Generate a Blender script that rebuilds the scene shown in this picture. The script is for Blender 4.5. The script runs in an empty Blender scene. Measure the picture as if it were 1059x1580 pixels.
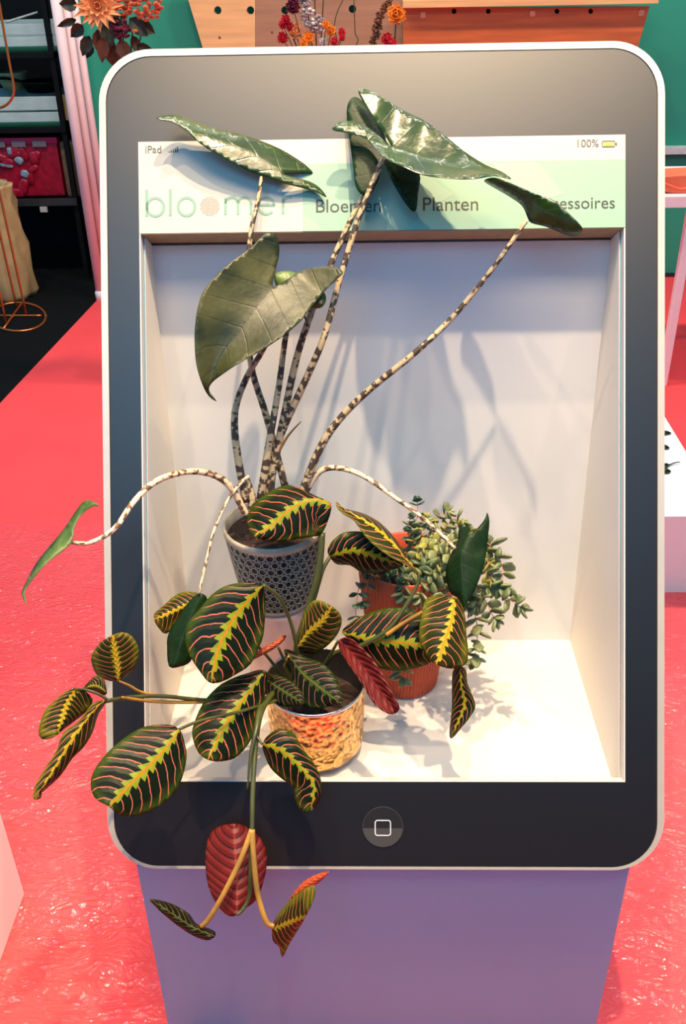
import bpy, bmesh, math, random
from mathutils import Vector, Matrix
from mathutils.geometry import delaunay_2d_cdt
random.seed(7)
sc = bpy.context.scene
COL = sc.collection

# ------------------------------------------------------------------ camera
HB = 0.586                                   # height of the display opening's lower edge above the floor
F = 1440.14
CAM = Vector((-0.02646, -1.03259, 1.11369 + HB))
PITCH, YAW, ROLL = 0.54145, 0.02781, -0.02002
AL = 0.52063                                 # lean of the tablet panel
FW = Vector((-math.sin(YAW) * math.cos(PITCH), math.cos(YAW) * math.cos(PITCH), -math.sin(PITCH)))
_r = Vector((math.cos(YAW), math.sin(YAW), 0)); _u = _r.cross(FW)
RT = _r * math.cos(ROLL) + _u * math.sin(ROLL)
UP = -_r * math.sin(ROLL) + _u * math.cos(ROLL)
cam = bpy.data.objects.new('camera', bpy.data.cameras.new('camera'))
COL.objects.link(cam)
cam.data.sensor_fit = 'VERTICAL'; cam.data.sensor_height = 36.0
cam.data.lens = F / 1580 * 36.0
cam.data.clip_start = 0.02
m = Matrix((RT, UP, -FW)).transposed().to_4x4(); m.translation = CAM
cam.matrix_world = m
sc.camera = cam

# ------------------------------------------------------------------ world, lights, exposure
sc.view_settings.view_transform = 'Standard'; sc.view_settings.look = 'None'
sc.view_settings.gamma = 1.0; sc.view_settings.use_curve_mapping = False
sc.view_settings.exposure = 0.0
w = bpy.data.worlds.new('hall_ambience'); sc.world = w; w.use_nodes = True
w.node_tree.nodes['Background'].inputs[0].default_value = (0.11, 0.42, 0.80, 1)
w.node_tree.nodes['Background'].inputs[1].default_value = 0.95

def spot(name, loc, target, power, color, radius=0.05, angle=60, blend=0.5):
    l = bpy.data.lights.new(name, 'SPOT'); l.energy = power; l.color = color
    l.shadow_soft_size = radius; l.spot_size = math.radians(angle); l.spot_blend = blend
    o = bpy.data.objects.new(name, l); COL.objects.link(o); o.location = loc
    o.rotation_euler = (Vector(target) - Vector(loc)).to_track_quat('-Z', 'Y').to_euler()
    return o
def area(name, loc, target, power, color, sx, sy):
    l = bpy.data.lights.new(name, 'AREA'); l.energy = power; l.color = color
    l.shape = 'RECTANGLE'; l.size = sx; l.size_y = sy
    o = bpy.data.objects.new(name, l); COL.objects.link(o); o.location = loc
    o.rotation_euler = (Vector(target) - Vector(loc)).to_track_quat('-Z', 'Y').to_euler()
    return o
WARM = (1.0, 0.74, 0.47)
spot('truss_spot_lamp', (0.30, -0.22, 4.1), (0.05, 0.18, 0.6), 540, WARM, 0.03, 34)
spot('truss_spot_lamp', (-0.12, 0.16, 4.1), (0.05, 0.18, 0.6), 340, WARM, 0.02, 30)
spot('truss_spot_lamp', (-0.75, -0.20, 4.1), (0.0, 0.2, 0.6), 130, WARM, 0.03, 34)
spot('truss_spot_lamp', (1.15, -0.18, 4.1), (0.0, 0.2, 0.6), 120, WARM, 0.03, 34)
area('hall_softbox', (0.1, -0.95, 4.15), (0.1, 0.3, 1.2), 84, (1.0, 0.74, 0.46), 2.4, 0.6)
area('cool_fill_light', (-0.6, -3.5, 4.2), (0.0, 0.2, 1.1), 64, (0.16, 0.58, 1.0), 3.2, 1.2)  # added cool fill behind the camera; no such panel is seen
for lx_ in (-2.2, -1.1, 0.0, 1.1, 2.2): area('rear_fill_lamp', (lx_, 2.5, 4.4), (lx_, 3.0, 0.0), 46, (1.0, 0.88, 0.74), 0.22, 0.22)  # added unseen lamps that light the background and make film glints

# ------------------------------------------------------------------ pixel to place
def ray(px, py): return RT * ((px - 529.5) / F) + UP * ((790 - py) / F) + FW
def at_d(px, py, d): return CAM + ray(px, py) * d
def at_y(px, py, y):
    d = ray(px, py); return CAM + d * ((y - CAM.y) / d.y)
def at_z(px, py, z):
    d = ray(px, py); return CAM + d * ((z - CAM.z) / d.z)
PO = Vector((0, 0, HB)); PU = Vector((0, math.sin(AL), math.cos(AL))); PN = Vector((0, -math.cos(AL), math.sin(AL)))
def on_panel(px, py, off=0.0):               # (x, s) on the plane of the tablet's face
    d = ray(px, py); t = (off - (CAM - PO).dot(PN)) / d.dot(PN); q = CAM + d * t - PO
    return q.x, q.dot(PU)
def pan(x, s, off=0.0): return PO + Vector((x, 0, 0)) + PU * s + PN * off

# ------------------------------------------------------------------ materials
MATS = {}
def newmat(name):
    mt = bpy.data.materials.new(name); mt.use_nodes = True; MATS[name] = mt
    return mt, mt.node_tree.nodes, mt.node_tree.links, mt.node_tree.nodes['Principled BSDF']
def setp(b, **k):
    for a, v in k.items():
        b.inputs[a.replace('_', ' ')].default_value = v
def rgba(c): return (c[0], c[1], c[2], 1)
def srgb(r, g, b):
    f = lambda c: (c / 255) / 12.92 if c / 255 <= 0.04045 else ((c / 255 + 0.055) / 1.055) ** 2.4
    return (f(r), f(g), f(b))
def simple(name, c, rough=0.5, metal=0.0, var=0.12, scale=30, bump=0.0, bscale=200, spec=0.5, coat=0.0, stretch=None, subsurf=0):
    mt, n, l, b = newmat(name)
    setp(b, Roughness=rough, Metallic=metal)
    b.inputs['Specular IOR Level'].default_value = spec
    b.inputs['Coat Weight'].default_value = coat
    tc = n.new('ShaderNodeTexCoord'); src = tc.outputs['Object']
    if stretch:
        mp = n.new('ShaderNodeMapping'); mp.inputs['Scale'].default_value = stretch
        l.new(src, mp.inputs[0]); src = mp.outputs[0]
    nz = n.new('ShaderNodeTexNoise'); nz.inputs['Scale'].default_value = scale; nz.inputs['Detail'].default_value = 4
    l.new(src, nz.inputs['Vector'])
    rp = n.new('ShaderNodeValToRGB')
    rp.color_ramp.elements[0].position = 0.3; rp.color_ramp.elements[1].position = 0.7
    rp.color_ramp.elements[0].color = rgba([x * (1 - var) for x in c]); rp.color_ramp.elements[1].color = rgba([min(1, x * (1 + var)) for x in c])
    l.new(nz.outputs['Fac'], rp.inputs[0]); l.new(rp.outputs[0], b.inputs['Base Color'])
    if bump:
        n2 = n.new('ShaderNodeTexNoise'); n2.inputs['Scale'].default_value = bscale; l.new(src, n2.inputs['Vector'])
        bp = n.new('ShaderNodeBump'); bp.inputs['Strength'].default_value = bump; bp.inputs['Distance'].default_value = 0.002
        l.new(n2.outputs['Fac'], bp.inputs['Height']); l.new(bp.outputs[0], b.inputs['Normal'])
    return mt
class NB:                                     # small node-math helper
    def __init__(s, mt): s.n = mt.node_tree.nodes; s.l = mt.node_tree.links
    def m(s, op, a, b=None, c=None):
        x = s.n.new('ShaderNodeMath'); x.operation = op
        for i, v in enumerate((a, b, c)):
            if v is None: continue
            if isinstance(v, (int, float)): x.inputs[i].default_value = v
            else: s.l.new(v, x.inputs[i])
        return x.outputs[0]
    def step(s, v, e0, e1):
        x = s.n.new('ShaderNodeMapRange'); x.interpolation_type = 'SMOOTHSTEP'
        s.l.new(v, x.inputs[0]); x.inputs[1].default_value = e0; x.inputs[2].default_value = e1
        return x.outputs[0]
    def mix(s, f, a, b):
        x = s.n.new('ShaderNodeMix'); x.data_type = 'RGBA'
        if isinstance(f, (int, float)): x.inputs[0].default_value = f
        else: s.l.new(f, x.inputs[0])
        for i, v in ((6, a), (7, b)):
            if isinstance(v, tuple): x.inputs[i].default_value = rgba(v)
            else: s.l.new(v, x.inputs[i])
        return x.outputs[2]
    def uv(s):
        t = s.n.new('ShaderNodeTexCoord'); q = s.n.new('ShaderNodeSeparateXYZ'); s.l.new(t.outputs['UV'], q.inputs[0])
        return t, q.outputs[0], q.outputs[1]
    def noise(s, vec, scale, detail=3):
        x = s.n.new('ShaderNodeTexNoise'); x.inputs['Scale'].default_value = scale; x.inputs['Detail'].default_value = detail
        s.l.new(vec, x.inputs['Vector']); return x.outputs['Fac']

def maranta_mat(name, dark, green, vein, lime, midc, nv=9, rough=0.38):
    mt, n, l, b = newmat(name); q = NB(mt)
    t, u, vv = q.uv(); v = q.m('SUBTRACT', q.m('MULTIPLY', vv, 2), 1); a = q.m('ABSOLUTE', v)
    nz = q.noise(t.outputs['Object'], 45)
    w = q.m('ADD', q.m('SUBTRACT', u, q.m('MULTIPLY', q.m('POWER', a, 1.7), 0.24)), q.m('MULTIPLY', q.m('SUBTRACT', nz, 0.5), 0.07))
    ph = q.m('MULTIPLY', w, nv); fr = q.m('ABSOLUTE', q.m('SUBTRACT', q.m('FRACT', q.m('ADD', ph, q.m('MULTIPLY', q.m('SIGN', v), 0.22))), 0.5))
    vm = q.m('SUBTRACT', 1.0, q.step(fr, 0.03, 0.07))
    vm = q.m('MULTIPLY', vm, q.m('SUBTRACT', 1.0, q.step(a, 0.84, 0.97)))
    edge = q.step(q.m('ADD', a, q.m('MULTIPLY', q.m('SUBTRACT', nz, 0.5), 0.35)), 0.62, 1.0)
    base = q.mix(edge, dark, green)
    tipg = q.step(u, 0.90, 1.0); base = q.mix(q.m('MULTIPLY', tipg, 0.8), base, green)
    c = q.mix(vm, base, vein)
    fm = q.m('FRACT', q.m('ADD', q.m('MULTIPLY', u, nv), q.m('MULTIPLY', q.m('SIGN', v), 0.25)))
    lim = q.m('ADD', 0.055, q.m('MULTIPLY', q.m('POWER', fm, 1.0), 0.17))
    lim = q.m('MULTIPLY', lim, q.m('SUBTRACT', 1.0, q.m('MULTIPLY', q.step(u, 0.82, 1.0), 0.7)))
    zz = q.m('LESS_THAN', a, lim)
    zz = q.m('MULTIPLY', zz, q.step(u, -0.05, 0.03))
    c = q.mix(zz, c, q.mix(nz, tuple(x * 0.7 for x in lime), tuple(min(1, x * 1.3) for x in lime)))
    mid = q.m('SUBTRACT', 1.0, q.step(a, 0.02, 0.05)); c = q.mix(q.m('MULTIPLY', mid, 0.85), c, midc)
    l.new(c, b.inputs['Base Color']); setp(b, Roughness=rough)
    b.inputs['Specular IOR Level'].default_value = 0.11
    bp = n.new('ShaderNodeBump'); bp.inputs['Strength'].default_value = 0.7; bp.inputs['Distance'].default_value = 0.002
    l.new(fr, bp.inputs['Height']); l.new(bp.outputs[0], b.inputs['Normal'])
    return mt
def underside_mat(name, c1, c2, nv=9):
    mt, n, l, b = newmat(name); q = NB(mt)
    t, u, vv = q.uv(); v = q.m('SUBTRACT', q.m('MULTIPLY', vv, 2), 1); a = q.m('ABSOLUTE', v)
    nz = q.noise(t.outputs['Object'], 30)
    w = q.m('SUBTRACT', u, q.m('MULTIPLY', q.m('POWER', a, 1.5), 0.26))
    fr = q.m('ABSOLUTE', q.m('SUBTRACT', q.m('FRACT', q.m('MULTIPLY', w, nv)), 0.5))
    c = q.mix(nz, c1, c2)
    c = q.mix(q.m('SUBTRACT', 1.0, q.step(fr, 0.03, 0.14)), c, tuple(x * 0.45 for x in c1))
    c = q.mix(q.m('SUBTRACT', 1.0, q.step(a, 0.02, 0.05)), c, tuple(min(1, x * 1.1) for x in c2))
    l.new(c, b.inputs['Base Color']); setp(b, Roughness=0.45)
    b.inputs['Specular IOR Level'].default_value = 0.2
    bp = n.new('ShaderNodeBump'); bp.inputs['Strength'].default_value = 0.8; bp.inputs['Distance'].default_value = 0.003
    l.new(fr, bp.inputs['Height']); l.new(bp.outputs[0], b.inputs['Normal'])
    return mt
def alocasia_mat(name, c1, c2, vein, rough=0.3, nv=5, spec=0.45, nsc=22):
    mt, n, l, b = newmat(name); q = NB(mt)
    t, u, vv = q.uv(); v = q.m('SUBTRACT', q.m('MULTIPLY', vv, 2), 1); a = q.m('ABSOLUTE', v)
    nz = q.step(q.noise(t.outputs['Object'], nsc), 0.3, 0.7)
    w = q.m('ADD', q.m('SUBTRACT', u, q.m('MULTIPLY', a, 0.16)), 0.1)
    fr = q.m('ABSOLUTE', q.m('SUBTRACT', q.m('FRACT', q.m('MULTIPLY', w, nv)), 0.5))
    c = q.mix(nz, c1, c2)
    vm = q.m('MULTIPLY', q.m('SUBTRACT', 1.0, q.step(fr, 0.02, 0.045)), q.m('SUBTRACT', 1.0, q.step(a, 0.5, 0.85)))
    c = q.mix(q.m('MULTIPLY', vm, 0.45), c, vein)
    c = q.mix(q.m('MULTIPLY', q.m('SUBTRACT', 1.0, q.step(a, 0.02, 0.045)), 0.85), c, vein)
    l.new(c, b.inputs['Base Color']); setp(b, Roughness=rough)
    b.inputs['Specular IOR Level'].default_value = spec
    n2 = q.noise(t.outputs['Object'], 35)
    hh = q.m('ADD', q.m('MULTIPLY', q.step(fr, 0.0, 0.06), 0.08), q.m('MULTIPLY', n2, 0.8))
    bp = n.new('ShaderNodeBump'); bp.inputs['Strength'].default_value = 0.5; bp.inputs['Distance'].default_value = 0.004
    l.new(hh, bp.inputs['Height']); l.new(bp.outputs[0], b.inputs['Normal'])
    return mt
def zebra_mat(name, light, dark, thr=0.5):
    mt, n, l, b = newmat(name); q = NB(mt)
    t, u, v = q.uv()
    cmb = n.new('ShaderNodeCombineXYZ'); l.new(q.m('MULTIPLY', u, 75), cmb.inputs[0]); l.new(q.m('MULTIPLY', v, 1.3), cmb.inputs[1])
    nz = q.noise(cmb.outputs[0], 1.0, 2)
    mask = q.step(nz, thr, thr + 0.06)
    c = q.mix(mask, light, dark); l.new(c, b.inputs['Base Color']); setp(b, Roughness=0.5)
    return mt

simple('panel_print', (0.006, 0.006, 0.007), 0.40, var=0.05, scale=300, bump=0.03, bscale=900, spec=0.75)
simple('bezel_gap', (0.01, 0.009, 0.008), 0.6, var=0.05)
simple('silver_rim', (0.50, 0.46, 0.40), 0.35, 0.25, var=0.03)
simple('white_board', (0.64, 0.61, 0.56), 0.55, var=0.02, scale=6)
simple('niche_white', (0.78, 0.73, 0.65), 0.55, var=0.02, scale=6)
simple('raw_edge', (0.30, 0.22, 0.13), 0.7, var=0.1, scale=60)
simple('niche_back', (0.65, 0.65, 0.64), 0.55, var=0.02, scale=6)
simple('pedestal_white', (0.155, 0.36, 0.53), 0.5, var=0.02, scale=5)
simple('print_cream', (0.45, 0.43, 0.38), 0.45, var=0.01)
simple('print_mint', (0.225, 0.37, 0.27), 0.45, var=0.03, scale=4)
simple('mint_leaf_shadow', (0.16, 0.29, 0.23), 0.45, var=0.03, scale=4)
simple('print_mint_light', (0.26, 0.39, 0.29), 0.45, var=0.03, scale=4)
simple('ink_dark', (0.03, 0.033, 0.027), 0.5, var=0.02)
simple('ink_grey', (0.09, 0.08, 0.075), 0.5, var=0.02)
simple('logo_green', (0.17, 0.31, 0.24), 0.5, var=0.02)
simple('logo_coral', (0.38, 0.10, 0.06), 0.5, var=0.02)
simple('battery_green', (0.42, 0.48, 0.05), 0.5, var=0.02)
simple('button_black', (0.02, 0.02, 0.023), 0.25, var=0.05)
simple('button_gloss', (0.06, 0.058, 0.06), 0.25, var=0.05)
simple('button_line', (0.75, 0.75, 0.78), 0.3, var=0.02)

simple('carpet_black', (0.004, 0.004, 0.004), 0.9, spec=0.1, var=0.3, scale=80, bump=0.3)
simple('wall_green', srgb(38, 140, 108), 0.7, var=0.10, scale=1.2)
simple('skirting_black', (0.015, 0.015, 0.015), 0.6)
simple('pole_pink', srgb(250, 215, 205), 0.5, var=0.02)
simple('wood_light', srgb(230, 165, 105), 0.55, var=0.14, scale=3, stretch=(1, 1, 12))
simple('wood_shaded', srgb(165, 112, 80), 0.55, var=0.14, scale=3, stretch=(1, 1, 12))  # pale wood with shade put into the colour
simple('wood_red_shaded', srgb(190, 88, 36), 0.5, var=0.22, scale=3, stretch=(1, 1, 14))  # wood with the shade under the shelf put into its colour
simple('plug_pale', srgb(215, 140, 105), 0.5)
simple('crate_white', srgb(175, 190, 180), 0.6, var=0.08, scale=8, stretch=(1, 1, 6))
simple('crate_green', srgb(5, 70, 40), 0.45)
simple('shelf_black', (0.005, 0.005, 0.005), 0.6, spec=0.15)
simple('metal_dark', (0.10, 0.11, 0.11), 0.35, 0.8)
simple('cream_tray', srgb(225, 215, 160), 0.5)
simple('copper', srgb(225, 120, 60), 0.3, 0.85, var=0.05)
simple('kraft', srgb(180, 145, 95), 0.75, var=0.25, scale=9, bump=0.6, bscale=18)
simple('pink_lid', srgb(170, 15, 70), 0.4)
simple('clear_grey', srgb(110, 100, 105), 0.3)
simple('red_packet', srgb(150, 15, 40), 0.3, var=0.35, scale=25)
simple('foil_packet', srgb(130, 150, 160), 0.3, 0.1, var=0.3, scale=40)
simple('brown_packet', srgb(105, 80, 55), 0.5, var=0.3, scale=30)
simple('white_plinth', srgb(248, 240, 228), 0.5, var=0.02, scale=4)
simple('orange_paper', srgb(255, 110, 70), 0.5, var=0.2, scale=8)
simple('grey_rail', srgb(190, 190, 180), 0.5)
simple('twig', srgb(60, 62, 25), 0.7)
simple('soil', (0.03, 0.014, 0.009), 0.95, var=0.6, scale=120, bump=1.0, bscale=150)
simple('soil_bead', (0.10, 0.04, 0.025), 0.9, var=0.6, scale=120)
simple('riser_mauve', srgb(205, 165, 158), 0.22, var=0.03)
simple('leafy_dark', srgb(45, 42, 18), 0.5, var=0.4, scale=20)
simple('leafy_brown', srgb(110, 58, 22), 0.5, var=0.35, scale=20)
simple('petal_peach', srgb(255, 165, 100), 0.55, var=0.15, scale=25)
simple('petal_rust', srgb(205, 90, 50), 0.6, var=0.3, scale=60)
simple('petal_wine', srgb(100, 10, 40), 0.55, var=0.4, scale=60)
simple('petal_red', srgb(205, 25, 40), 0.55, var=0.25, scale=40)
simple('petal_orange', srgb(255, 140, 40), 0.5, var=0.15, scale=40)
simple('petal_grey', srgb(165, 140, 130), 0.7, var=0.3, scale=40)
simple('petal_white', srgb(235, 220, 205), 0.6, var=0.1)
simple('vase_glass', srgb(150, 150, 140), 0.15)
simple('succulent_a', srgb(120, 126, 80), 0.45, var=0.25, scale=60)
simple('succulent_b', srgb(96, 108, 72), 0.45, var=0.25, scale=60)
simple('succulent_c', srgb(138, 136, 58), 0.45, var=0.3, scale=60)
simple('succulent_d', srgb(50, 80, 60), 0.45, var=0.25, scale=60)
simple('succulent_stem', srgb(190, 110, 75), 0.5, var=0.15)
simple('terracotta', srgb(190, 76, 44), 0.6, var=0.06, scale=40)
simple('maranta_stem', srgb(62, 66, 24), 0.42, var=0.4, scale=30, stretch=(1, 1, 0.3))
simple('maranta_stem_ochre', srgb(150, 110, 40), 0.42, var=0.4, scale=30)
simple('dead_shoot', srgb(110, 80, 45), 0.7, var=0.3)
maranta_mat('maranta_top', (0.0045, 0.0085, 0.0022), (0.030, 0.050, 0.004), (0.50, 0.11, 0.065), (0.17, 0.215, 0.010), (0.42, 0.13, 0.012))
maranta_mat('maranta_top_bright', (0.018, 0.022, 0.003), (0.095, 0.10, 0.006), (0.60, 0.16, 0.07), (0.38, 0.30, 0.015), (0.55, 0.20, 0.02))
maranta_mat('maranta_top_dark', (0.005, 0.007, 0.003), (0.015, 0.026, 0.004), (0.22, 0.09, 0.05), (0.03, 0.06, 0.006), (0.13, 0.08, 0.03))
underside_mat('maranta_under', (0.062, 0.004, 0.006), (0.19, 0.016, 0.010))
underside_mat('maranta_under_orange', (0.42, 0.04, 0.015), (0.62, 0.12, 0.035))
alocasia_mat('alocasia_top', (0.008, 0.024, 0.0012), (0.018, 0.042, 0.002), (0.026, 0.052, 0.006), 0.27)
alocasia_mat('alocasia_olive', (0.008, 0.014, 0.0025), (0.048, 0.050, 0.013), (0.008, 0.012, 0.002), 0.40, spec=0.3, nsc=14)
alocasia_mat('alocasia_deep', (0.004, 0.016, 0.003), (0.008, 0.024, 0.005), (0.016, 0.034, 0.010), 0.45, spec=0.15)
alocasia_mat('alocasia_under', (0.035, 0.075, 0.008), (0.075, 0.125, 0.012), (0.09, 0.12, 0.025), 0.45)
zebra_mat('zebra_stem', (0.46, 0.35, 0.20), (0.055, 0.035, 0.022), 0.47)
zebra_mat('zebra_stem_pale', (0.80, 0.56, 0.36), (0.13, 0.07, 0.03), 0.50)

def pink_floor():
    mt, n, l, b = newmat('floor_pink'); q = NB(mt)
    t = n.new('ShaderNodeTexCoord'); src = t.outputs['Object']
    sp = n.new('ShaderNodeSeparateXYZ'); l.new(src, sp.inputs[0])
    nz = q.noise(src, 2.5); c = q.mix(nz, srgb(238, 60, 62), srgb(250, 74, 72))
    l.new(c, b.inputs['Base Color']); setp(b, Roughness=0.8)
    film = q.m('SUBTRACT', 1.0, q.step(q.m('ADD', sp.outputs[1], q.m('MULTIPLY', nz, 0.3)), 1.75, 1.95))   # protective film near the stand
    l.new(film, b.inputs['Coat Weight']); b.inputs['Coat Roughness'].default_value = 0.08
    mp = n.new('ShaderNodeMapping'); mp.inputs['Rotation'].default_value = (0, 0, 0.5); mp.inputs['Scale'].default_value = (1.0, 2.2, 1)
    l.new(src, mp.inputs[0])
    warp = n.new('ShaderNodeTexNoise'); warp.inputs['Scale'].default_value = 6; l.new(mp.outputs[0], warp.inputs['Vector'])
    add = n.new('ShaderNodeVectorMath'); add.operation = 'MULTIPLY_ADD'; l.new(warp.outputs['Color'], add.inputs[0]); add.inputs[1].default_value = (0.35, 0.35, 0.0); l.new(mp.outputs[0], add.inputs[2])
    vo = n.new('ShaderNodeTexVoronoi'); vo.inputs['Scale'].default_value = 42; l.new(add.outputs[0], vo.inputs['Vector'])
    patch = q.step(q.noise(src, 4.0, 4), 0.44, 0.66)
    h = q.m('ADD', q.m('MULTIPLY', q.m('MULTIPLY', vo.outputs['Distance'], q.m('ADD', 0.35, q.m('MULTIPLY', patch, 0.65))), 0.8), q.m('MULTIPLY', q.noise(mp.outputs[0], 11, 5), 0.5))
    bp = n.new('ShaderNodeBump'); bp.inputs['Strength'].default_value = 1.0; bp.inputs['Distance'].default_value = 0.018
    l.new(h, bp.inputs['Height']); l.new(bp.outputs[0], b.inputs['Coat Normal'])
pink_floor()
def gold():
    mt, n, l, b = newmat('hammered_gold'); q = NB(mt)
    t = n.new('ShaderNodeTexCoord')
    nz = q.noise(t.outputs['Object'], 60); c = q.mix(nz, (0.80, 0.42, 0.13), (0.95, 0.58, 0.24))
    l.new(c, b.inputs['Base Color']); setp(b, Metallic=1.0, Roughness=0.30)
    vo = n.new('ShaderNodeTexVoronoi'); vo.inputs['Scale'].default_value = 95; vo.feature = 'SMOOTH_F1'; l.new(t.outputs['Object'], vo.inputs['Vector'])
    bp = n.new('ShaderNodeBump'); bp.inputs['Strength'].default_value = 0.9; bp.inputs['Distance'].default_value = 0.008
    l.new(vo.outputs['Distance'], bp.inputs['Height']); l.new(bp.outputs[0], b.inputs['Normal'])
gold()
simple('rim_silver', (0.85, 0.80, 0.74), 0.18, 1.0, var=0.03)
simple('inner_dark', (0.03, 0.025, 0.022), 0.3)
def glaze():
    mt, n, l, b = newmat('lattice_glaze'); q = NB(mt)
    at = n.new('ShaderNodeAttribute'); at.attribute_name = 'relief'
    t = n.new('ShaderNodeTexCoord'); nz = q.noise(t.outputs['Object'], 25)
    c = q.mix(q.step(at.outputs['Fac'], 0.35, 0.9), (0.012, 0.016, 0.017), q.mix(nz, (0.42, 0.38, 0.30), (0.60, 0.54, 0.43)))
    l.new(c, b.inputs['Base Color']); setp(b, Roughness=0.2)
glaze()
simple('glaze_rim', (0.42, 0.36, 0.27), 0.25, var=0.12, scale=30)

# ------------------------------------------------------------------ builders
def link(name, me, mat, parent=None):
    o = bpy.data.objects.new(name, me); COL.objects.link(o)
    if mat is not None:
        for mm in (mat if isinstance(mat, (list, tuple)) else [mat]): me.materials.append(MATS[mm])
    if parent is not None: o.parent = parent
    return o
def root_of(p):
    while p.parent is not None: p = p.parent
    return p
def mesh(name, verts, faces, mat, parent=None, smooth=False, uvs=None):
    org = root_of(parent).location.copy() if parent is not None else Vector((0, 0, 0))
    me = bpy.data.meshes.new(name)
    me.from_pydata([tuple(Vector(v) - org) for v in verts], [], faces); me.update()
    if uvs is not None:
        ul = me.uv_layers.new(name='UVMap')
        for lp in me.loops: ul.data[lp.index].uv = uvs[lp.vertex_index]
    if smooth:
        for p in me.polygons: p.use_smooth = True
    return link(name, me, mat, parent)
def bm_obj(name, bm, mat, parent=None, smooth=False):
    org = root_of(parent).location.copy() if parent is not None else Vector((0, 0, 0))
    bmesh.ops.translate(bm, verts=bm.verts, vec=-org)
    bmesh.ops.recalc_face_normals(bm, faces=bm.faces)
    me = bpy.data.meshes.new(name); bm.to_mesh(me); bm.free()
    if smooth:
        for p in me.polygons: p.use_smooth = True
    return link(name, me, mat, parent)
def thing(name, label, cat, loc, group=None):
    o = bpy.data.objects.new(name, None); COL.objects.link(o); o.location = loc; o.empty_display_size = 0.05
    o['label'] = label; o['category'] = cat
    if group: o['group'] = group
    return o
def tag(o, label, cat, group=None):
    o['label'] = label; o['category'] = cat
    if group: o['group'] = group
    return o
def struct(o): o['kind'] = 'structure'; return o
def box_bm(bm, lo, hi, bev=0.0):
    g = bmesh.ops.create_cube(bm, size=1.0)
    c = [(lo[i] + hi[i]) / 2 for i in range(3)]; s = [hi[i] - lo[i] for i in range(3)]
    for v in g['verts']: v.co = Vector((c[0] + v.co.x * s[0], c[1] + v.co.y * s[1], c[2] + v.co.z * s[2]))
    if bev:
        es = list({e for v in g['verts'] for e in v.link_edges})
        bmesh.ops.bevel(bm, geom=es, offset=bev, segments=2, profile=0.7, affect='EDGES')
def box(name, lo, hi, mat, parent=None, bev=0.003):
    bm = bmesh.new(); box_bm(bm, lo, hi, bev); return bm_obj(name, bm, mat, parent)
def prism(name, loop, vec, mat, parent=None, holes=(), bev=0):
    """closed 3-D loop (flat) with holes, thickened along vec"""
    bm = bmesh.new(); es = []
    for lp in [loop] + list(holes):
        vs = [bm.verts.new(p) for p in lp]
        es += [bm.edges.new((vs[i], vs[(i + 1) % len(vs)])) for i in range(len(vs))]
    bmesh.ops.triangle_fill(bm, use_beauty=True, use_dissolve=False, edges=es)
    r = bmesh.ops.extrude_face_region(bm, geom=list(bm.faces))
    bmesh.ops.translate(bm, verts=[v for v in r['geom'] if isinstance(v, bmesh.types.BMVert)], vec=vec)
    return bm_obj(name, bm, mat, parent)
def rrect(x0, x1, s0, s1, r, off, seg=12):
    pts = []
    for cx, cs, a0 in ((x1 - r, s1 - r, 0), (x0 + r, s1 - r, 90), (x0 + r, s0 + r, 180), (x1 - r, s0 + r, 270)):
        for i in range(seg + 1):
            a = math.radians(a0 + 90 * i / seg); pts.append(pan(cx + r * math.cos(a), cs + r * math.sin(a), off))
    return pts
def lathe(name, prof, c, mat, parent, seg=48, fn=None, smooth=True):
    vs, fs = [], []
    for r, z in prof:
        for k in range(seg):
            a = 2 * math.pi * k / seg; rr = r if fn is None else fn(r, z, a)
            vs.append((c[0] + rr * math.cos(a), c[1] + rr * math.sin(a), c[2] + z))
    for i in range(len(prof) - 1):
        for k in range(seg):
            k2 = (k + 1) % seg; fs.append((i * seg + k, i * seg + k2, (i + 1) * seg + k2, (i + 1) * seg + k))
    return mesh(name, vs, fs, mat, parent, smooth)
def cr(p0, p1, p2, p3, t):
    return 0.5 * ((2 * p1) + (-p0 + p2) * t + (2 * p0 - 5 * p1 + 4 * p2 - p3) * t * t + (-p0 + 3 * p1 - 3 * p2 + p3) * t ** 3)
def smooth_line(pts, n=6):
    out = []
    for i in range(len(pts) - 1):
        a = pts[max(i - 1, 0)]; b = pts[i]; c = pts[i + 1]; d = pts[min(i + 2, len(pts) - 1)]
        for k in range(n): out.append(cr(a, b, c, d, k / n))
    out.append(pts[-1]); return out
def smooth_loop(pts, n=3):
    L = len(pts)
    return [cr(pts[i - 1], pts[i], pts[(i + 1) % L], pts[(i + 2) % L], k / n) for i in range(L) for k in range(n)]
def tube(name, pts, rad, mat, parent, seg=8, n=6):
    P = smooth_line([Vector(p) for p in pts], n)
    m_ = len(P); R = []
    for i in range(m_):
        f = i / (m_ - 1) * (len(rad) - 1); k = min(int(f), len(rad) - 2); R.append(rad[k] + (rad[k + 1] - rad[k]) * (f - k))
    vs, uv, fs = [], [], []; nrm = None; ln = 0
    for i in range(m_):
        t = (P[min(i + 1, m_ - 1)] - P[max(i - 1, 0)]).normalized()
        if nrm is None: nrm = t.orthogonal().normalized()
        nrm = (nrm - t * nrm.dot(t)).normalized(); bn = t.cross(nrm)
        if i: ln += (P[i] - P[i - 1]).length
        for k in range(seg):
            a = 2 * math.pi * k / seg; vs.append(P[i] + (nrm * math.cos(a) + bn * math.sin(a)) * R[i]); uv.append((ln, k / seg * 2 if k / seg < 0.5 else 2 - k / seg * 2))
    for i in range(m_ - 1):
        for k in range(seg):
            k2 = (k + 1) % seg; fs.append((i * seg + k, i * seg + k2, (i + 1) * seg + k2, (i + 1) * seg + k))
    fs.append(tuple(range(seg - 1, -1, -1))); fs.append(tuple((m_ - 1) * seg + k for k in range(seg)))
    return mesh(name, vs, fs, mat, parent, True, uv)
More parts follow.
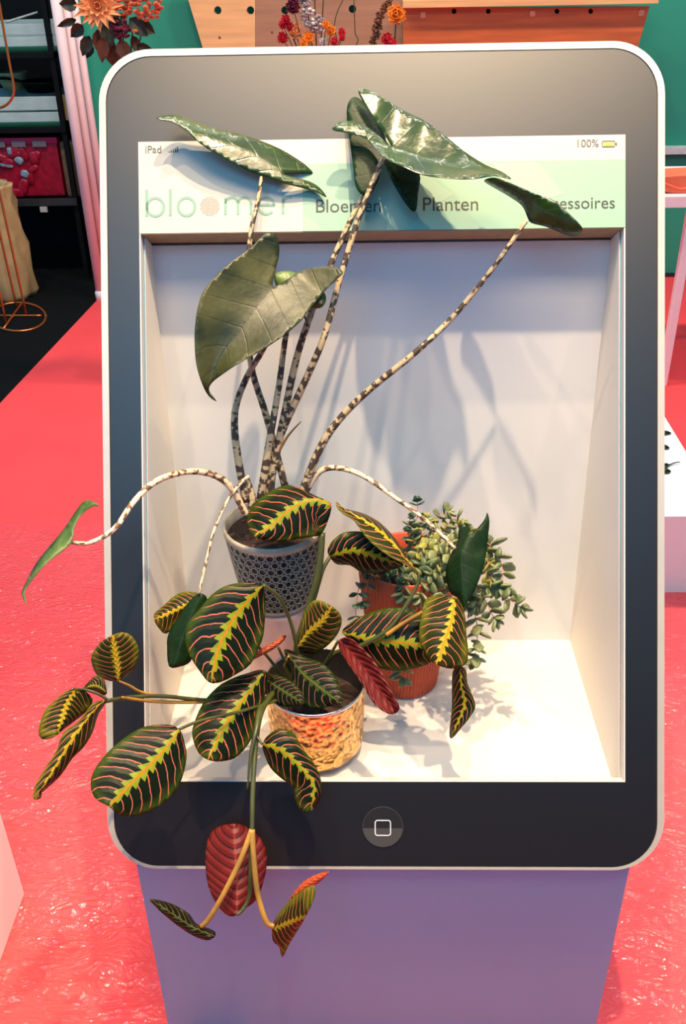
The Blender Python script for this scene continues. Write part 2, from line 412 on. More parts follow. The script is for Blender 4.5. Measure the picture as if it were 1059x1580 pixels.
def stem(parent, pts, r0, r1, mat, name='stem'):
    """pts: (px, py, depth) -> tube"""
    return tube(name, [at_d(*p) for p in pts], [r0, r1], mat, parent)

def leaf(parent, outline, mid, d0, d1, tilt=0.0, fold=0.01, mats=('maranta_top', 'maranta_under'), curl=0.0, wave=0.0, step=7.0, name='leaf', thick=0.0008, label=None):
    """a blade: outline and midrib in the picture, its own distance at base (d0) and tip (d1), sideways tilt, fold along the midrib"""
    O = smooth_loop([Vector(p) for p in outline], 3)
    M = smooth_line([Vector(p) for p in mid], 5)
    cum = [0]
    for i in range(1, len(M)): cum.append(cum[-1] + (M[i] - M[i - 1]).length)
    L = cum[-1]
    def foot(p):
        best = None
        for i in range(len(M) - 1):
            a, b = M[i], M[i + 1]; d = b - a; t = (p - a).dot(d) / d.length_squared
            if i > 0: t = max(t, 0)
            if i < len(M) - 2: t = min(t, 1)
            q = a + d * t; ds = (p - q).length
            if best is None or ds < best[0]:
                dn = d.normalized(); best = (ds, (cum[i] + t * d.length) / L, (p - q).dot(Vector((-dn.y, dn.x))))
        return best[1], best[2]
    fo = [foot(p) for p in O]
    NBIN = 14
    def prof(sign):
        w_ = [0.0] * (NBIN + 1)
        for u, s in fo:
            if s * sign > 0:
                k = int(round(min(max(u, 0), 1) * NBIN)); w_[k] = max(w_[k], abs(s))
        nz_ = [(k, x) for k, x in enumerate(w_) if x > 0]
        if not nz_: return [8.0] * (NBIN + 1)
        mx = max(x for _, x in nz_)
        for k in range(NBIN + 1):
            if w_[k] == 0: w_[k] = min(nz_, key=lambda e: abs(e[0] - k))[1]
        return [max(x, mx * 0.18) for x in w_]
    pl, pr_ = prof(1), prof(-1)
    def wid(u, s):
        a = pl if s > 0 else pr_; f = min(max(u, 0), 0.9999) * NBIN; k = int(f); return a[k] + (a[k + 1] - a[k]) * (f - k)
    xs = [p.x for p in O]; ys = [p.y for p in O]
    def inside(p):
        c = False; j = len(O) - 1
        for i in range(len(O)):
            if (O[i].y > p.y) != (O[j].y > p.y) and p.x < (O[j].x - O[i].x) * (p.y - O[i].y) / (O[j].y - O[i].y) + O[i].x: c = not c
            j = i
        return c
    pts = list(O); y = min(ys) + step / 2; row = 0
    while y < max(ys):
        x = min(xs) + (step / 2 if row % 2 else 0)
        while x < max(xs):
            p = Vector((x, y))
            if inside(p) and min((p - o).length for o in O) > step * 0.45: pts.append(p)
            x += step
        y += step * 0.87; row += 1
    no = len(O)
    r = delaunay_2d_cdt(pts, [(i, (i + 1) % no) for i in range(no)], [], 1, 1e-4)
    V2, FC = r[0], r[2]
    vs, uv = [], []
    for p in V2:
        u, s = foot(p); v = max(-1.3, min(1.3, s / wid(u, s)))
        uc = min(max(u, -0.25), 1.1)
        d = d0 + (d1 - d0) * uc + tilt * v + fold * abs(v) ** 1.4 + curl * (uc - 0.5) ** 2 + wave * math.sin(uc * 23 + (1 if v > 0 else 0)) * abs(v)
        vs.append(at_d(p.x, p.y, d)); uv.append((u, v / 2 + 0.5))
    fs = []
    for f in FC:
        f = list(f); a, b, c = (vs[f[0]], vs[f[1]], vs[f[2]])
        if (b - a).cross(c - a).dot(CAM - a) < 0: f.reverse()
        fs.append(f)
    o = mesh(name, vs, fs, list(mats), parent, True, uv)
    md = o.modifiers.new('thickness', 'SOLIDIFY'); md.thickness = thick; md.offset = -1.0
    md.material_offset = 1; md.material_offset_rim = 0
    if label: o['label'] = label
    return o

# ================================================================== the setting
def quad_floor(name, pts, mat):
    o = prism(name, pts, Vector((0, 0, -0.02)), mat); return struct(o)
# pink carpet (with protective film near the stand) and the black carpet, meeting along the diagonal edge
eA, eB = at_z(0, 622, 0), at_z(148, 465, 0); ed = (eB - eA)
e0 = eA - ed * 2.2; e1 = eB + ed * ((4.5 - eB.y) / ed.y)
quad_floor('floor', [e0, Vector((e0.x, -4.5, 0)), Vector((3.5, -4.5, 0)), Vector((3.5, 4.5, 0)), Vector((e1.x, 4.5, 0))], 'floor_pink')
o = quad_floor('floor_black', [e0, Vector((e1.x, 4.5, 0)), Vector((e1.x, 5.5, 0)), Vector((-5.5, 5.5, 0)), Vector((-5.5, e0.y, 0))], 'carpet_black')
xl = at_y(128, 200, 4.5).x
struct(box('wall_back', (xl - 0.05, 4.5, 0), (3.5, 4.6, 2.6), 'wall_green', None, 0))
struct(box('wall_left', (-5.5, 5.4, 0), (xl - 0.05, 5.5, 2.6), 'shelf_black', None, 0))
struct(box('unseen_front_wall', (-5.5, -4.6, 0), (3.5, -4.5, 2.9), 'carpet_black', None, 0))  # unseen dark wall added behind the camera to keep low reflections dark
struct(box('wall_side', (xl - 0.09, 4.6, 0), (xl - 0.05, 5.4, 2.6), 'shelf_black', None, 0))
struct(box('baseboard_back', (xl + 0.12, 4.485, 0), (3.5, 4.4995, 0.022), 'skirting_black', None, 0))

# ================================================================== the tablet-shaped display stand
H, OT, OB, OL, OR_, HS = 0.85623, 0.28298, 0.13779, 0.06046, 0.06002, 0.14108
W2 = 0.375
st = thing('tablet_display_stand', 'giant tablet-shaped display stand with dark bezel, lit niche and pale tapering pedestal', 'display stand', (0, 0.2, 0))
RW = 0.0105
outer = rrect(-W2 - OL, W2 + OR_, -OB, H + OT, 0.080, 0.0)
inner = rrect(-W2 - OL + RW, W2 + OR_ - RW, -OB + 0.004, H + OT - RW, 0.070, 0.0)
rim = prism('rim', outer, -PN * 0.036, 'silver_rim', st, holes=[inner])
g1 = rrect(-W2 - OL + RW, W2 + OR_ - RW, -OB + 0.004, H + OT - RW, 0.070, -0.002)
g2 = rrect(-W2 - OL + RW + 0.0022, W2 + OR_ - RW - 0.0022, -OB + 0.006, H + OT - RW - 0.0018, 0.068, -0.002)
prism('shadow_gap', g1, -PN * 0.02, 'bezel_gap', st, holes=[g2])
scr = [pan(-W2, 0), pan(W2, 0), pan(W2, H + HS), pan(-W2, H + HS)]
face_o = rrect(-W2 - OL + RW + 0.0022, W2 + OR_ - RW - 0.0022, -OB + 0.006, H + OT - RW - 0.0018, 0.068, 0.0)
prism('bezel', face_o, -PN * 0.018, 'panel_print', st, holes=[scr])
# header print
hb = prism('screen_header', [pan(-W2, H), pan(W2, H), pan(W2, H + HS), pan(-W2, H + HS)], -PN * 0.018, 'print_cream', st)
def pquad(name, x0, y0, x1, y1, mat, parent, off=0.0004, th=0.0003):
    (ax, as_), (bx, bs) = on_panel(x0, y1), on_panel(x1, y0)
    return prism(name, [pan(ax, as_, off), pan(bx, as_, off), pan(bx, bs, off), pan(ax, bs, off)], -PN * th, mat, parent)
def ppoly(name, pts, mat, parent, off=0.0004, th=0.0003):
    return prism(name, [pan(*on_panel(*p), off) for p in pts], -PN * th, mat, parent)
nav_l, nav_t = on_panel(467, 251); _, nav_t2 = on_panel(965, 246)
prism('nav_field', [pan(nav_l, H, 0.0003), pan(W2, H, 0.0003), pan(W2, H + 0.1035, 0.0003), pan(nav_l, H + 0.1035, 0.0003)], -PN * 0.0003, 'print_mint', hb)
def clampH(pts): return [(x, min(y, 349.5 + (965 - x) * 0.0135)) for x, y in pts]
ppoly('mint_patch', clampH([(556, 360), (572, 318), (612, 360)]), 'mint_leaf_shadow', hb, 0.0005, 0.0002)  # leaf shadow painted as a darker mint triangle
ppoly('mint_patch', clampH([(572, 318), (640, 258), (700, 300), (612, 360)]), 'print_mint_light', hb, 0.0005, 0.0002)
ppoly('mint_patch', clampH([(760, 252), (830, 250), (870, 300), (800, 320)]), 'print_mint_light', hb, 0.0005, 0.0002)
ppoly('mint_patch', clampH([(467, 362), (470, 330), (500, 361)]), 'print_mint_light', hb, 0.0005, 0.0002)
def text(name, s, x0, x1, base_l, base_r, mat, parent, xh=None, off=0.0007):
    cu = bpy.data.curves.new(name, 'FONT'); cu.body = s; cu.size = 1.0; cu.resolution_u = 4; cu.extrude = 0.0
    tmp = bpy.data.objects.new(name, cu); COL.objects.link(tmp)
    bpy.context.view_layer.update()
    me = bpy.data.meshes.new_from_object(tmp.evaluated_get(bpy.context.evaluated_depsgraph_get()))
    bpy.data.objects.remove(tmp)
    xs = [v.co.x for v in me.vertices]; a, b = min(xs), max(xs)
    pa = Vector(on_panel(x0, base_l)); pb = Vector(on_panel(x1, base_r)); k = (pb - pa).length / (b - a)
    ex = (pb - pa).normalized(); ey = Vector((-ex.y, ex.x)); ky = k if xh is None else xh
    org = root_of(parent).location
    for v in me.vertices:
        q = pa + ex * ((v.co.x - a) * k) + ey * (v.co.y * ky); v.co = pan(q.x, q.y, off) - org
    return link(name, me, mat, parent)
text('lettering', 'iPad', 224.5, 249, 236, 236, 'ink_grey', hb)
text('lettering', 'Bloemen', 488, 588, 328, 327, 'ink_dark', hb)
text('lettering', 'Planten', 653, 738, 325.5, 324.5, 'ink_dark', hb)
text('lettering', 'Accessoires', 822, 949, 323, 321.5, 'ink_dark', hb)
text('lettering', '100%', 891.5, 924, 227, 226.5, 'ink_grey', hb)
for k in range(5):
    x = 260.5 + k * 3.1; pquad('signal_bar', x, 235.3 - 1.5 - k * 1.8, x + 2.1, 235.3, 'ink_grey', hb, 0.0005, 0.0004)
def ring_px(name, x0, y0, x1, y1, r, wpx, mat, parent, off=0.0005):
    (ax, as_), (bx, bs) = on_panel(x0, y1), on_panel(x1, y0); k = 0.001
    return prism(name, rrect(ax, bx, as_, bs, r * k, off, 5), -PN * 0.0004, mat, parent, holes=[rrect(ax + wpx * k, bx - wpx * k, as_ + wpx * k, bs - wpx * k, max(r - wpx, 0.4) * k, off, 5)])
ring_px('battery_outline', 929, 217, 949.5, 227.5, 2, 1.2, 'ink_grey', hb)
pquad('battery_charge', 931.5, 219.3, 947.3, 225.4, 'battery_green', hb, 0.0005, 0.0004)
pquad('battery_tip', 950, 220, 952.5, 224.5, 'ink_grey', hb, 0.0005, 0.0004)
# logo strokes
def ribbon(name, pts, wpx, mat, parent, off=0.0004, closed=False):
    P = [Vector(on_panel(*p)) for p in pts]; n = len(P); vs, fs = [], []; h = wpx * 0.0005
    org = None
    for i in range(n):
        a = P[(i - 1) % n] if (closed or i) else P[0]; b = P[(i + 1) % n] if (closed or i < n - 1) else P[-1]
        t = (b - a).normalized(); nn = Vector((-t.y, t.x)) * h
        for q, o_ in ((P[i] + nn, off), (P[i] - nn, off)): vs.append(pan(q.x, q.y, o_))
    for i in range(n if closed else n - 1):
        j = (i + 1) % n; fs.append((2 * i, 2 * i + 1, 2 * j + 1, 2 * j))
    o = mesh(name, vs, fs, mat, parent)
    md = o.modifiers.new('thickness', 'SOLIDIFY'); md.thickness = 0.0003; md.offset = 0
    return o
def arc(cx, cy, rx, ry, a0, a1, n=18): return [(cx + rx * math.cos(math.radians(a0 + (a1 - a0) * i / n)), cy - ry * math.sin(math.radians(a0 + (a1 - a0) * i / n))) for i in range(n + 1)]
LG = 'logo_green'
ribbon('logo_letter', [(226.5, 293), (226.5, 334)], 4.4, LG, hb)
ribbon('logo_letter', arc(240, 319.5, 13, 14, 0, 350, 28), 4.0, LG, hb, closed=True)
ribbon('logo_letter', [(263, 292), (263, 333)], 4.4, LG, hb)
ribbon('logo_letter', arc(288, 319, 13, 14, 0, 350, 28), 4.0, LG, hb, closed=True)
ribbon('logo_letter', [(348, 331), (348, 306)], 4.2, LG, hb)
ribbon('logo_letter', arc(358, 314, 9.5, 9.5, 180, 0) + [(367.5, 331)], 4.0, LG, hb)
ribbon('logo_letter', arc(377.5, 314, 10, 9.5, 180, 0) + [(387.5, 331)], 4.0, LG, hb)
ribbon('logo_letter', [(398, 316.5), (423.5, 316.5)] + arc(411, 317.5, 12.5, 13, 5, 318, 24), 4.0, LG, hb)
ribbon('logo_letter', [(437, 330), (437, 305)], 4.2, LG, hb)
ribbon('logo_letter', arc(447, 315, 10, 11, 175, 70, 10), 4.0, LG, hb)
vs, fs = [], []
for r_ in range(-7, 8):
    for c_ in range(-7, 8):
        x = (c_ + (0.5 if r_ % 2 else 0)) * 3.1; y = r_ * 2.7
        if x * x + y * y < 14.8 ** 2:
            q = on_panel(324 + x, 318.5 + y); b0 = len(vs)
            for k in range(6): vs.append(pan(q[0] + 0.00085 * math.cos(k * 1.0472), q[1] + 0.00085 * math.sin(k * 1.0472), 0.0004))
            fs.append(tuple(range(b0, b0 + 6)))
dc = mesh('logo_dots', vs, fs, 'logo_coral', hb)
md = dc.modifiers.new('thickness', 'SOLIDIFY'); md.thickness = 0.0003; md.offset = 0
# thin cream edge round the niche, seen as a bright line
lip = [pan(-W2 + 0.002, 0.0016, 0), pan(W2 - 0.002, 0.0016, 0), pan(W2 - 0.002, H, 0), pan(-W2 + 0.002, H, 0)]
prism('niche_edge', [pan(-W2, 0, -0.0005), pan(W2, 0, -0.0005), pan(W2, H, -0.0005), pan(-W2, H, -0.0005)], -PN * 0.018, 'white_board', st, holes=[[p - PN * 0.0005 for p in lip]])
# niche: soffit, back, floor, sides
ZF = HB - 0.04423; YB0, YB1, ZT = 0.404, 0.484, HB + 0.708
def slab(name, a, b, c, d, vec, mat): return prism(name, [Vector(a), Vector(b), Vector(c), Vector(d)], Vector(vec), mat, st)
sf = pan(0, H - 0.001, -0.0185)
slab('soffit', (-W2 + .003, sf.y, sf.z), (W2 - .003, sf.y, sf.z), (W2 - .003, YB1 + .004, ZT + 0.0025), (-W2 + .003, YB1 + .004, ZT + 0.0025), tuple(PU * 0.008), 'raw_edge')
prism('soffit_edge', [pan(-W2 + .0025, H - .0012, -.0008), pan(W2 - .0025, H - .0012, -.0008), pan(W2 - .0025, H - .0012, -.0185), pan(-W2 + .0025, H - .0012, -.0185)], PU * 0.001, 'raw_edge', st)
slab('back_panel', (-W2, YB0, ZF), (W2, YB0, ZF), (W2, YB1, ZT), (-W2, YB1, ZT), (0, 0.012, 0), 'niche_back')
slab('shelf_floor', (-W2 + 0.003, -0.02, ZF), (W2 - 0.003, -0.02, ZF), (W2 - 0.003, YB0, ZF), (-W2 + 0.003, YB0, ZF), (0, 0, -0.018), 'white_board')
for s in (-1, 1):
    xi = s * (W2 - 0.004); xo = s * (W2 + (0.0095 if s > 0 else 0.0170))
    a = pan(0, -OB + 0.01, -0.019); b_ = pan(0, H + 0.08, -0.019); mid_ = pan(0, 0, -0.019)
    sidepts = [Vector((xi, y, z)) for y, z in ((-0.055, 0.0), (0.505, 0.0), (0.505, b_.z), (b_.y, b_.z), (a.y, a.z), (-0.055, a.z - 0.01))]
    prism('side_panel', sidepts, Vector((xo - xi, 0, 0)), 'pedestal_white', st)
    # inner lining of the niche
    lp = [Vector((xi - s * 0.0005, y, z)) for y, z in ((mid_.y, mid_.z), (mid_.y, ZF), (YB0, ZF), (YB1, ZT), (pan(0, H, -0.019).y, pan(0, H, -0.019).z))]
    prism('niche_side', lp, Vector((s * 0.004, 0, 0)), 'niche_white', st)
ct = pan(0, -OB + 0.012, -0.034)
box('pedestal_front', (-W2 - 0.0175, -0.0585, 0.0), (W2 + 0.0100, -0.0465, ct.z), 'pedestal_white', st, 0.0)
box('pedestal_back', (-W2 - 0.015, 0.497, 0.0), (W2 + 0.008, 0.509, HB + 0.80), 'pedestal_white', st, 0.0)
# home button
bx, bs = on_panel(591, 1275.5)
def disc(r, off, a0=0, a1=360, n=40, cy=0): return [pan(bx + r * math.cos(math.radians(a0 + (a1 - a0) * i / n)), bs + cy + r * math.sin(math.radians(a0 + (a1 - a0) * i / n)), off) for i in range(n if a1 - a0 == 360 else n + 1)]
hbn = prism('home_button', disc(0.0318, 0.0012), -PN * 0.002, 'button_black', st)
prism('button_ring', disc(0.0318, 0.0016), -PN * 0.0006, 'button_gloss', hbn, holes=[disc(0.0310, 0.0016)])
prism('button_highlight', disc(0.0308, 0.0016, 184, 356), -PN * 0.0005, 'button_gloss', hbn)
ring_px('button_square', 578.5, 1264.5, 603.5, 1289, 4.5, 1.5, 'button_line', hbn, 0.0022)

# ================================================================== potted plants
# ---- alocasia in the lattice pot
cx_, cy_ = -0.180, 0.290; ZR = HB + 0.300; ZP = HB + 0.146
rs = lathe('plant_riser', [(0.0, 0.0), (0.064, 0.0), (0.064, 0.006), (0.059, 0.015), (0.060, ZP - ZF - 0.012), (0.056, ZP - ZF - 0.002), (0.0, ZP - ZF - 0.001)], (cx_, cy_, ZF), 'riser_mauve', None, 40)
tag(rs, 'round glossy mauve riser hidden beneath the lattice-patterned pot', 'riser')
al = thing('potted_alocasia', 'tall zebra-stemmed arrowhead plant in a dark lattice-patterned ceramic pot', 'potted plant', (cx_, cy_, ZP))
NC, NR = 34, 9; SEG = NC * 10; ROWS = NR * 10
PH = ZR - ZP
vs, fs, rel = [], [], []
for i in range(ROWS + 1):
    f = i / ROWS; z = 0.006 + f * (PH - 0.020); rb = 0.060 + 0.023 * (f ** 0.85)
    for k in range(SEG):
        gu = k / 10.0; gv = f * NR
        best = 9
        for rr_ in (math.floor(gv) - 1, math.floor(gv), math.floor(gv) + 1):
            off = 0.5 * (rr_ % 2)
            du = (gu - off - 0.5); du -= round(du); dv = (gv - rr_ - 0.5) * 0.95
            best = min(best, math.hypot(du * 1.0, dv))
        ringv = math.exp(-((best - 0.43) / 0.085) ** 2)
        e = min(1, i / 3, (ROWS - i) / 3)
        h_ = ringv * e + (1 - e) * 0.9; rel.append(h_)
        a = 2 * math.pi * k / SEG; r_ = rb - 0.0028 + 0.0032 * h_
        vs.append((cx_ + r_ * math.cos(a), cy_ + r_ * math.sin(a), ZP + z))
for i in range(ROWS):
    for k in range(SEG):
        k2 = (k + 1) % SEG; fs.append((i * SEG + k, i * SEG + k2, (i + 1) * SEG + k2, (i + 1) * SEG + k))
pot = mesh('pot', vs, fs, 'lattice_glaze', al, True)
at_ = pot.data.attributes.new('relief', 'FLOAT', 'POINT')
for i, v in enumerate(rel): at_.data[i].value = v
lathe('pot_rim', [(0.0815, PH - 0.016), (0.0845, PH - 0.012), (0.0855, PH - 0.004), (0.083, PH), (0.0795, PH - 0.002), (0.077, PH - 0.03)], (cx_, cy_, ZP), 'glaze_rim', pot, 64)
lathe('pot_foot', [(0.0, 0.0), (0.058, 0.0), (0.0605, 0.004), (0.0585, 0.009)], (cx_, cy_, ZP), 'glaze_rim', pot, 64)
lathe('soil', [(0.078, PH - 0.022), (0.05, PH - 0.017), (0.0, PH - 0.014)], (cx_, cy_, ZP), 'soil', al, 40)
for k in range(26):
    a = random.uniform(0, 6.28); r_ = random.uniform(0.02, 0.07); bm = bmesh.new()
    bmesh.ops.create_icosphere(bm, subdivisions=1, radius=random.uniform(0.003, 0.006), matrix=Matrix.Translation((cx_ + r_ * math.cos(a), cy_ + r_ * math.sin(a), ZR - 0.0165)))
    bm_obj('clay_bead', bm, 'soil_bead', al, True)
AT = ('alocasia_top', 'alocasia_under'); AO = ('alocasia_olive', 'alocasia_under'); AD = ('alocasia_deep', 'alocasia_under')
ZS, ZSP = 'zebra_stem', 'zebra_stem_pale'
leaf(al, [(242,181),(258,177.5),(278,178),(300,187),(335,198),(370,207),(405,218),(435,231),(460,246),(475,257),(483,267),(470,266),(452,266),(437,268),(455,274),(478,280),(494,290),(504,304),(488,296),(468,290),(440,283),(415,274),(395,268),(370,257),(340,241),(310,222),(285,200),(265,188),(248,185)],
     [(432,262),(380,232),(300,200),(242,181)], 1.422, 1.395, 0.010, 0.005, AT)
leaf(al, [(541,153),(553,151),(575,172),(592,205),(602,225),(646,262),(645,300),(643,322),(636,325),(620,305),(603,275),(592,250),(585,275),(574,297),(560,301),(549,287),(545,257),(539,210),(535,172)],
     [(594,245),(580,215),(562,180),(545,155)], 1.40, 1.42, 0.006, 0.006, AD)
leaf(al, [(789,276),(773,264),(749,254),(716,233),(688,210),(655,186),(622,170),(584,146),(563,137),(553,140),(562,160),(578,185),(596,211),(604,228),(593,217),(570,198),(541,187),(522,189),(513,200),(537,205),(565,214),(593,243),(622,257),(650,269),(692,275),(730,276),(763,271)],
     [(604,229),(640,240),(700,257),(789,276)], 1.365, 1.31, -0.03, -0.010, AT, wave=0.003)
leaf(al, [(748,278),(763,274),(782,280),(801,288),(829,299),(858,311),(881,332),(898,351),(895,361),(881,365),(862,358),(843,350),(820,344),(814,335),(806,318),(787,304),(763,290),(751,283)],
     [(752,279),(800,300),(850,330),(897,356)], 1.37, 1.34, 0.015, 0.006, AT)
leaf(al, [(408,361),(421.5,359),(430,373),(431,393),(425,419),(421.5,442),(441,432.5),(461,419),(484,413),(514,411),(529,419),(522,429),(504,446),(484,469),(464.5,495),(441,515),(408,538),(369,560),(342,578),(327,591),(323,603),(334,619),(322,611),(312,591),(304,565),(301,538),(301,505),(306,472),(316,446),(339,419),(365,398),(388,381)],
     [(419,446),(400,468),(370,510),(340,550),(323,604)], 1.375, 1.36, 0.0, -0.018, AO, curl=0.05)
leaf(al, [(424,424),(438,418),(456,421),(480,436),(500,450),(503,466),(492,476),(470,470),(440,455),(426,440)], [(500,468),(470,450),(430,428)], 1.405, 1.40, 0.0, 0.006, ('alocasia_under', 'alocasia_top'))
leaf(al, [(40,932),(33.6,918),(35.6,908),(45.5,887),(57,867),(77,842),(96.5,819),(113.5,793.5),(125,778),(133,772),(145,774),(152,780),(142,781),(128,791),(118,805),(114,815),(110,837),(91,854),(77,864),(60,881),(43,902.5),(37.5,915),(41,931)],
     [(142,776),(112,812),(75,852),(36,915)], 1.24, 1.18, 0.02, 0.01, ('alocasia_under', 'alocasia_top'))
leaf(al, [(752,791),(755.6,805),(753,832),(750,858),(744.6,881),(733,911),(722,930),(716,938),(709,928),(697,917),(691,905),(688,888),(690,871),(697,852.5),(706,837),(708,818.5),(712.5,813),(722,813),(727.6,818.5),(726,825),(737,815),(748,801.5)],
     [(724,828),(712,850),(714,896),(716,936)], 1.45, 1.43, 0.01, 0.015, AD)
leaf(al, [(308,915.6),(293,926.6),(273.6,953.6),(260,978),(257.7,998),(261,1028.5),(278.6,1028.5),(293,1022),(298,1008),(313,954),(320,924)], [(310,918),(290,960),(268,1026)], 1.44, 1.43, 0.0, 0.01, AD)
stem(al, [(404,271,1.418),(398,310,1.418),(386,370,1.42),(381,470,1.44),(388,565,1.475),(412,645,1.50),(440,750,1.53)], .0026, .0062, ZS)
stem(al, [(420,446,1.39),(418,510,1.42),(404,543,1.44),(383,578,1.46),(366,620,1.475),(362,655,1.485),(367,705,1.495),(380,775,1.51)], .0034, .0068, ZS)
stem(al, [(497,466,1.405),(468,470,1.43),(445,500,1.45),(430,600,1.475),(416,680,1.49),(402,770,1.51)], .0030, .0070, ZS)
stem(al, [(562,300,1.41),(545,332,1.412),(512,405,1.425),(478,490,1.44),(456,560,1.465),(437,650,1.49),(412,770,1.52)], .0034, .0068, ZS)
stem(al, [(592,243,1.39),(556,330,1.40),(525,430,1.42),(500,520,1.43),(470,590,1.46),(440,655,1.49),(424,700,1.505),(416,770,1.53)], .0038, .0070, ZS)
stem(al, [(813,340,1.372),(760,415,1.395),(700,488,1.42),(640,545,1.43),(572,600,1.46),(525,646,1.485),(494,692,1.50),(466,760,1.52)], .0032, .0068, ZS)
stem(al, [(110,837,1.24),(135,838,1.25),(160,828,1.265),(182,810,1.28),(206,775,1.32),(242,742,1.37),(290,728,1.43),(330,733,1.47),(357,753,1.49),(380,795,1.51)], .0026, .0062, ZSP)
stem(al, [(703,846,1.455),(660,805,1.47),(610,768,1.48),(560,734,1.50),(520,722,1.51),(492,729,1.52),(470,762,1.53)], .0026, .0058, ZSP)
stem(al, [(307,916,1.44),(318,868,1.45),(330,820,1.46),(350,775,1.475),(372,745,1.49),(384,735,1.50)], .0020, .0028, ZSP)
stem(al, [(465,650,1.48),(445,672,1.49),(428,700,1.50)], .0008, .0030, 'dead_shoot', 'dry_shoot')
stem(al, [(381,738,1.515),(388,765,1.515),(392,800,1.52)], .004, .010, ZS, 'sheath')
stem(al, [(470,488,1.435),(474,497,1.43),(478,505,1.428)], .0018, .0006, 'dead_shoot', 'bract')

# ---- succulent in the fluted terracotta pot
tx, ty = 0.045, 0.292; TH = 0.270
su = thing('potted_succulent', 'trailing grey-green succulent in a fluted terracotta pot', 'potted plant', (tx, ty, ZF))
def flute(r, z, a): return r + (0.0024 * abs(math.cos(a * 33)) if 0.004 < z < TH - 0.004 and r > 0.05 else 0)
tp = lathe('pot', [(0.0, 0.0), (0.054, 0.0), (0.058, 0.005), (0.0605, 0.03), (0.066, 0.09), (0.074, 0.17), (0.081, 0.24), (0.0835, TH - 0.003), (0.082, TH), (0.079, TH - 0.002), (0.076, TH - 0.05)], (tx, ty, ZF), 'terracotta', su, 528, flute)
lathe('soil', [(0.077, TH - 0.03), (0.04, TH - 0.022), (0.0, TH - 0.02)], (tx, ty, ZF), 'soil', su, 32)
def suc_mesh(L, Wd, T):
    bm = bmesh.new(); bmesh.ops.create_uvsphere(bm, u_segments=8, v_segments=6, radius=1.0)
    for v in bm.verts:
        t = (v.co.x + 1) / 2; tap = (1 - 0.55 * max(0, t - 0.45) ** 1.2 * 1.4) * (0.55 + 0.45 * min(1, t * 2.2))
        v.co = Vector((t * L, v.co.y * Wd * 0.5 * tap, v.co.z * T * 0.5 + 0.18 * L * (t - 0.5) ** 2))
    return bm
SUC = []
for i, (mt_, L, Wd, T) in enumerate((('succulent_a', .026, .020, .0065), ('succulent_b', .029, .022, .007), ('succulent_c', .023, .018, .0055), ('succulent_d', .016, .016, .003))):
    me = bpy.data.meshes.new('succulent_leaf'); bm = suc_mesh(L, Wd, T); bm.to_mesh(me); bm.free()
    for p in me.polygons: p.use_smooth = True
    me.materials.append(MATS[mt_]); SUC.append(me)
org = su.location
def sleaf(pos, direc, up, k, s=1.0):
    x = direc.normalized(); z = (up - x * up.dot(x)); z = z.normalized() if z.length > 1e-4 else x.orthogonal().normalized(); y = z.cross(x)
    o = bpy.data.objects.new('leaf', SUC[k]); COL.objects.link(o); o.parent = su
    mm = Matrix((x * s, y * s, z * s)).transposed().to_4x4(); mm.translation = pos - org; o.matrix_local = mm
    return o
rr = random.Random(5)
nleaf = [0]
def sprig(pts, kinds, gap=0.011, sc_=1.0, r=0.0009):
    P = smooth_line([at_d(*p) for p in pts], 6)
    tube('stem', P[::3] + ([P[-1]] if (len(P) - 1) % 3 else []), [r, r * 0.7], 'succulent_stem', su, 5, 2)
    acc = 0; side = 0
    for i in range(1, len(P)):
        acc += (P[i] - P[i - 1]).length
        if acc >= gap or i == len(P) - 1:
            acc = 0; t = (P[i] - P[i - 1]).normalized(); n_ = t.orthogonal().normalized(); b_ = t.cross(n_)
            a = side * 1.4 + rr.uniform(-.3, .3); side += 1
            for q in range(2):
                aa = a + math.pi * q; d = (n_ * math.cos(aa) + b_ * math.sin(aa)) * 1.0 + t * 0.45
                sleaf(P[i], d, t + Vector((0, 0, 0.5)), rr.choice(kinds), sc_ * rr.uniform(.8, 1.15)); nleaf[0] += 1
            if i == len(P) - 1:
                sleaf(P[i], t + n_ * .4, n_, rr.choice(kinds), sc_ * .8); sleaf(P[i], t - n_ * .4, n_, rr.choice(kinds), sc_ * .8); nleaf[0] += 2
A_, G_, D_ = (0, 1, 2), (0, 1, 1, 0), (3,)
cp = (650, 855, 1.60)
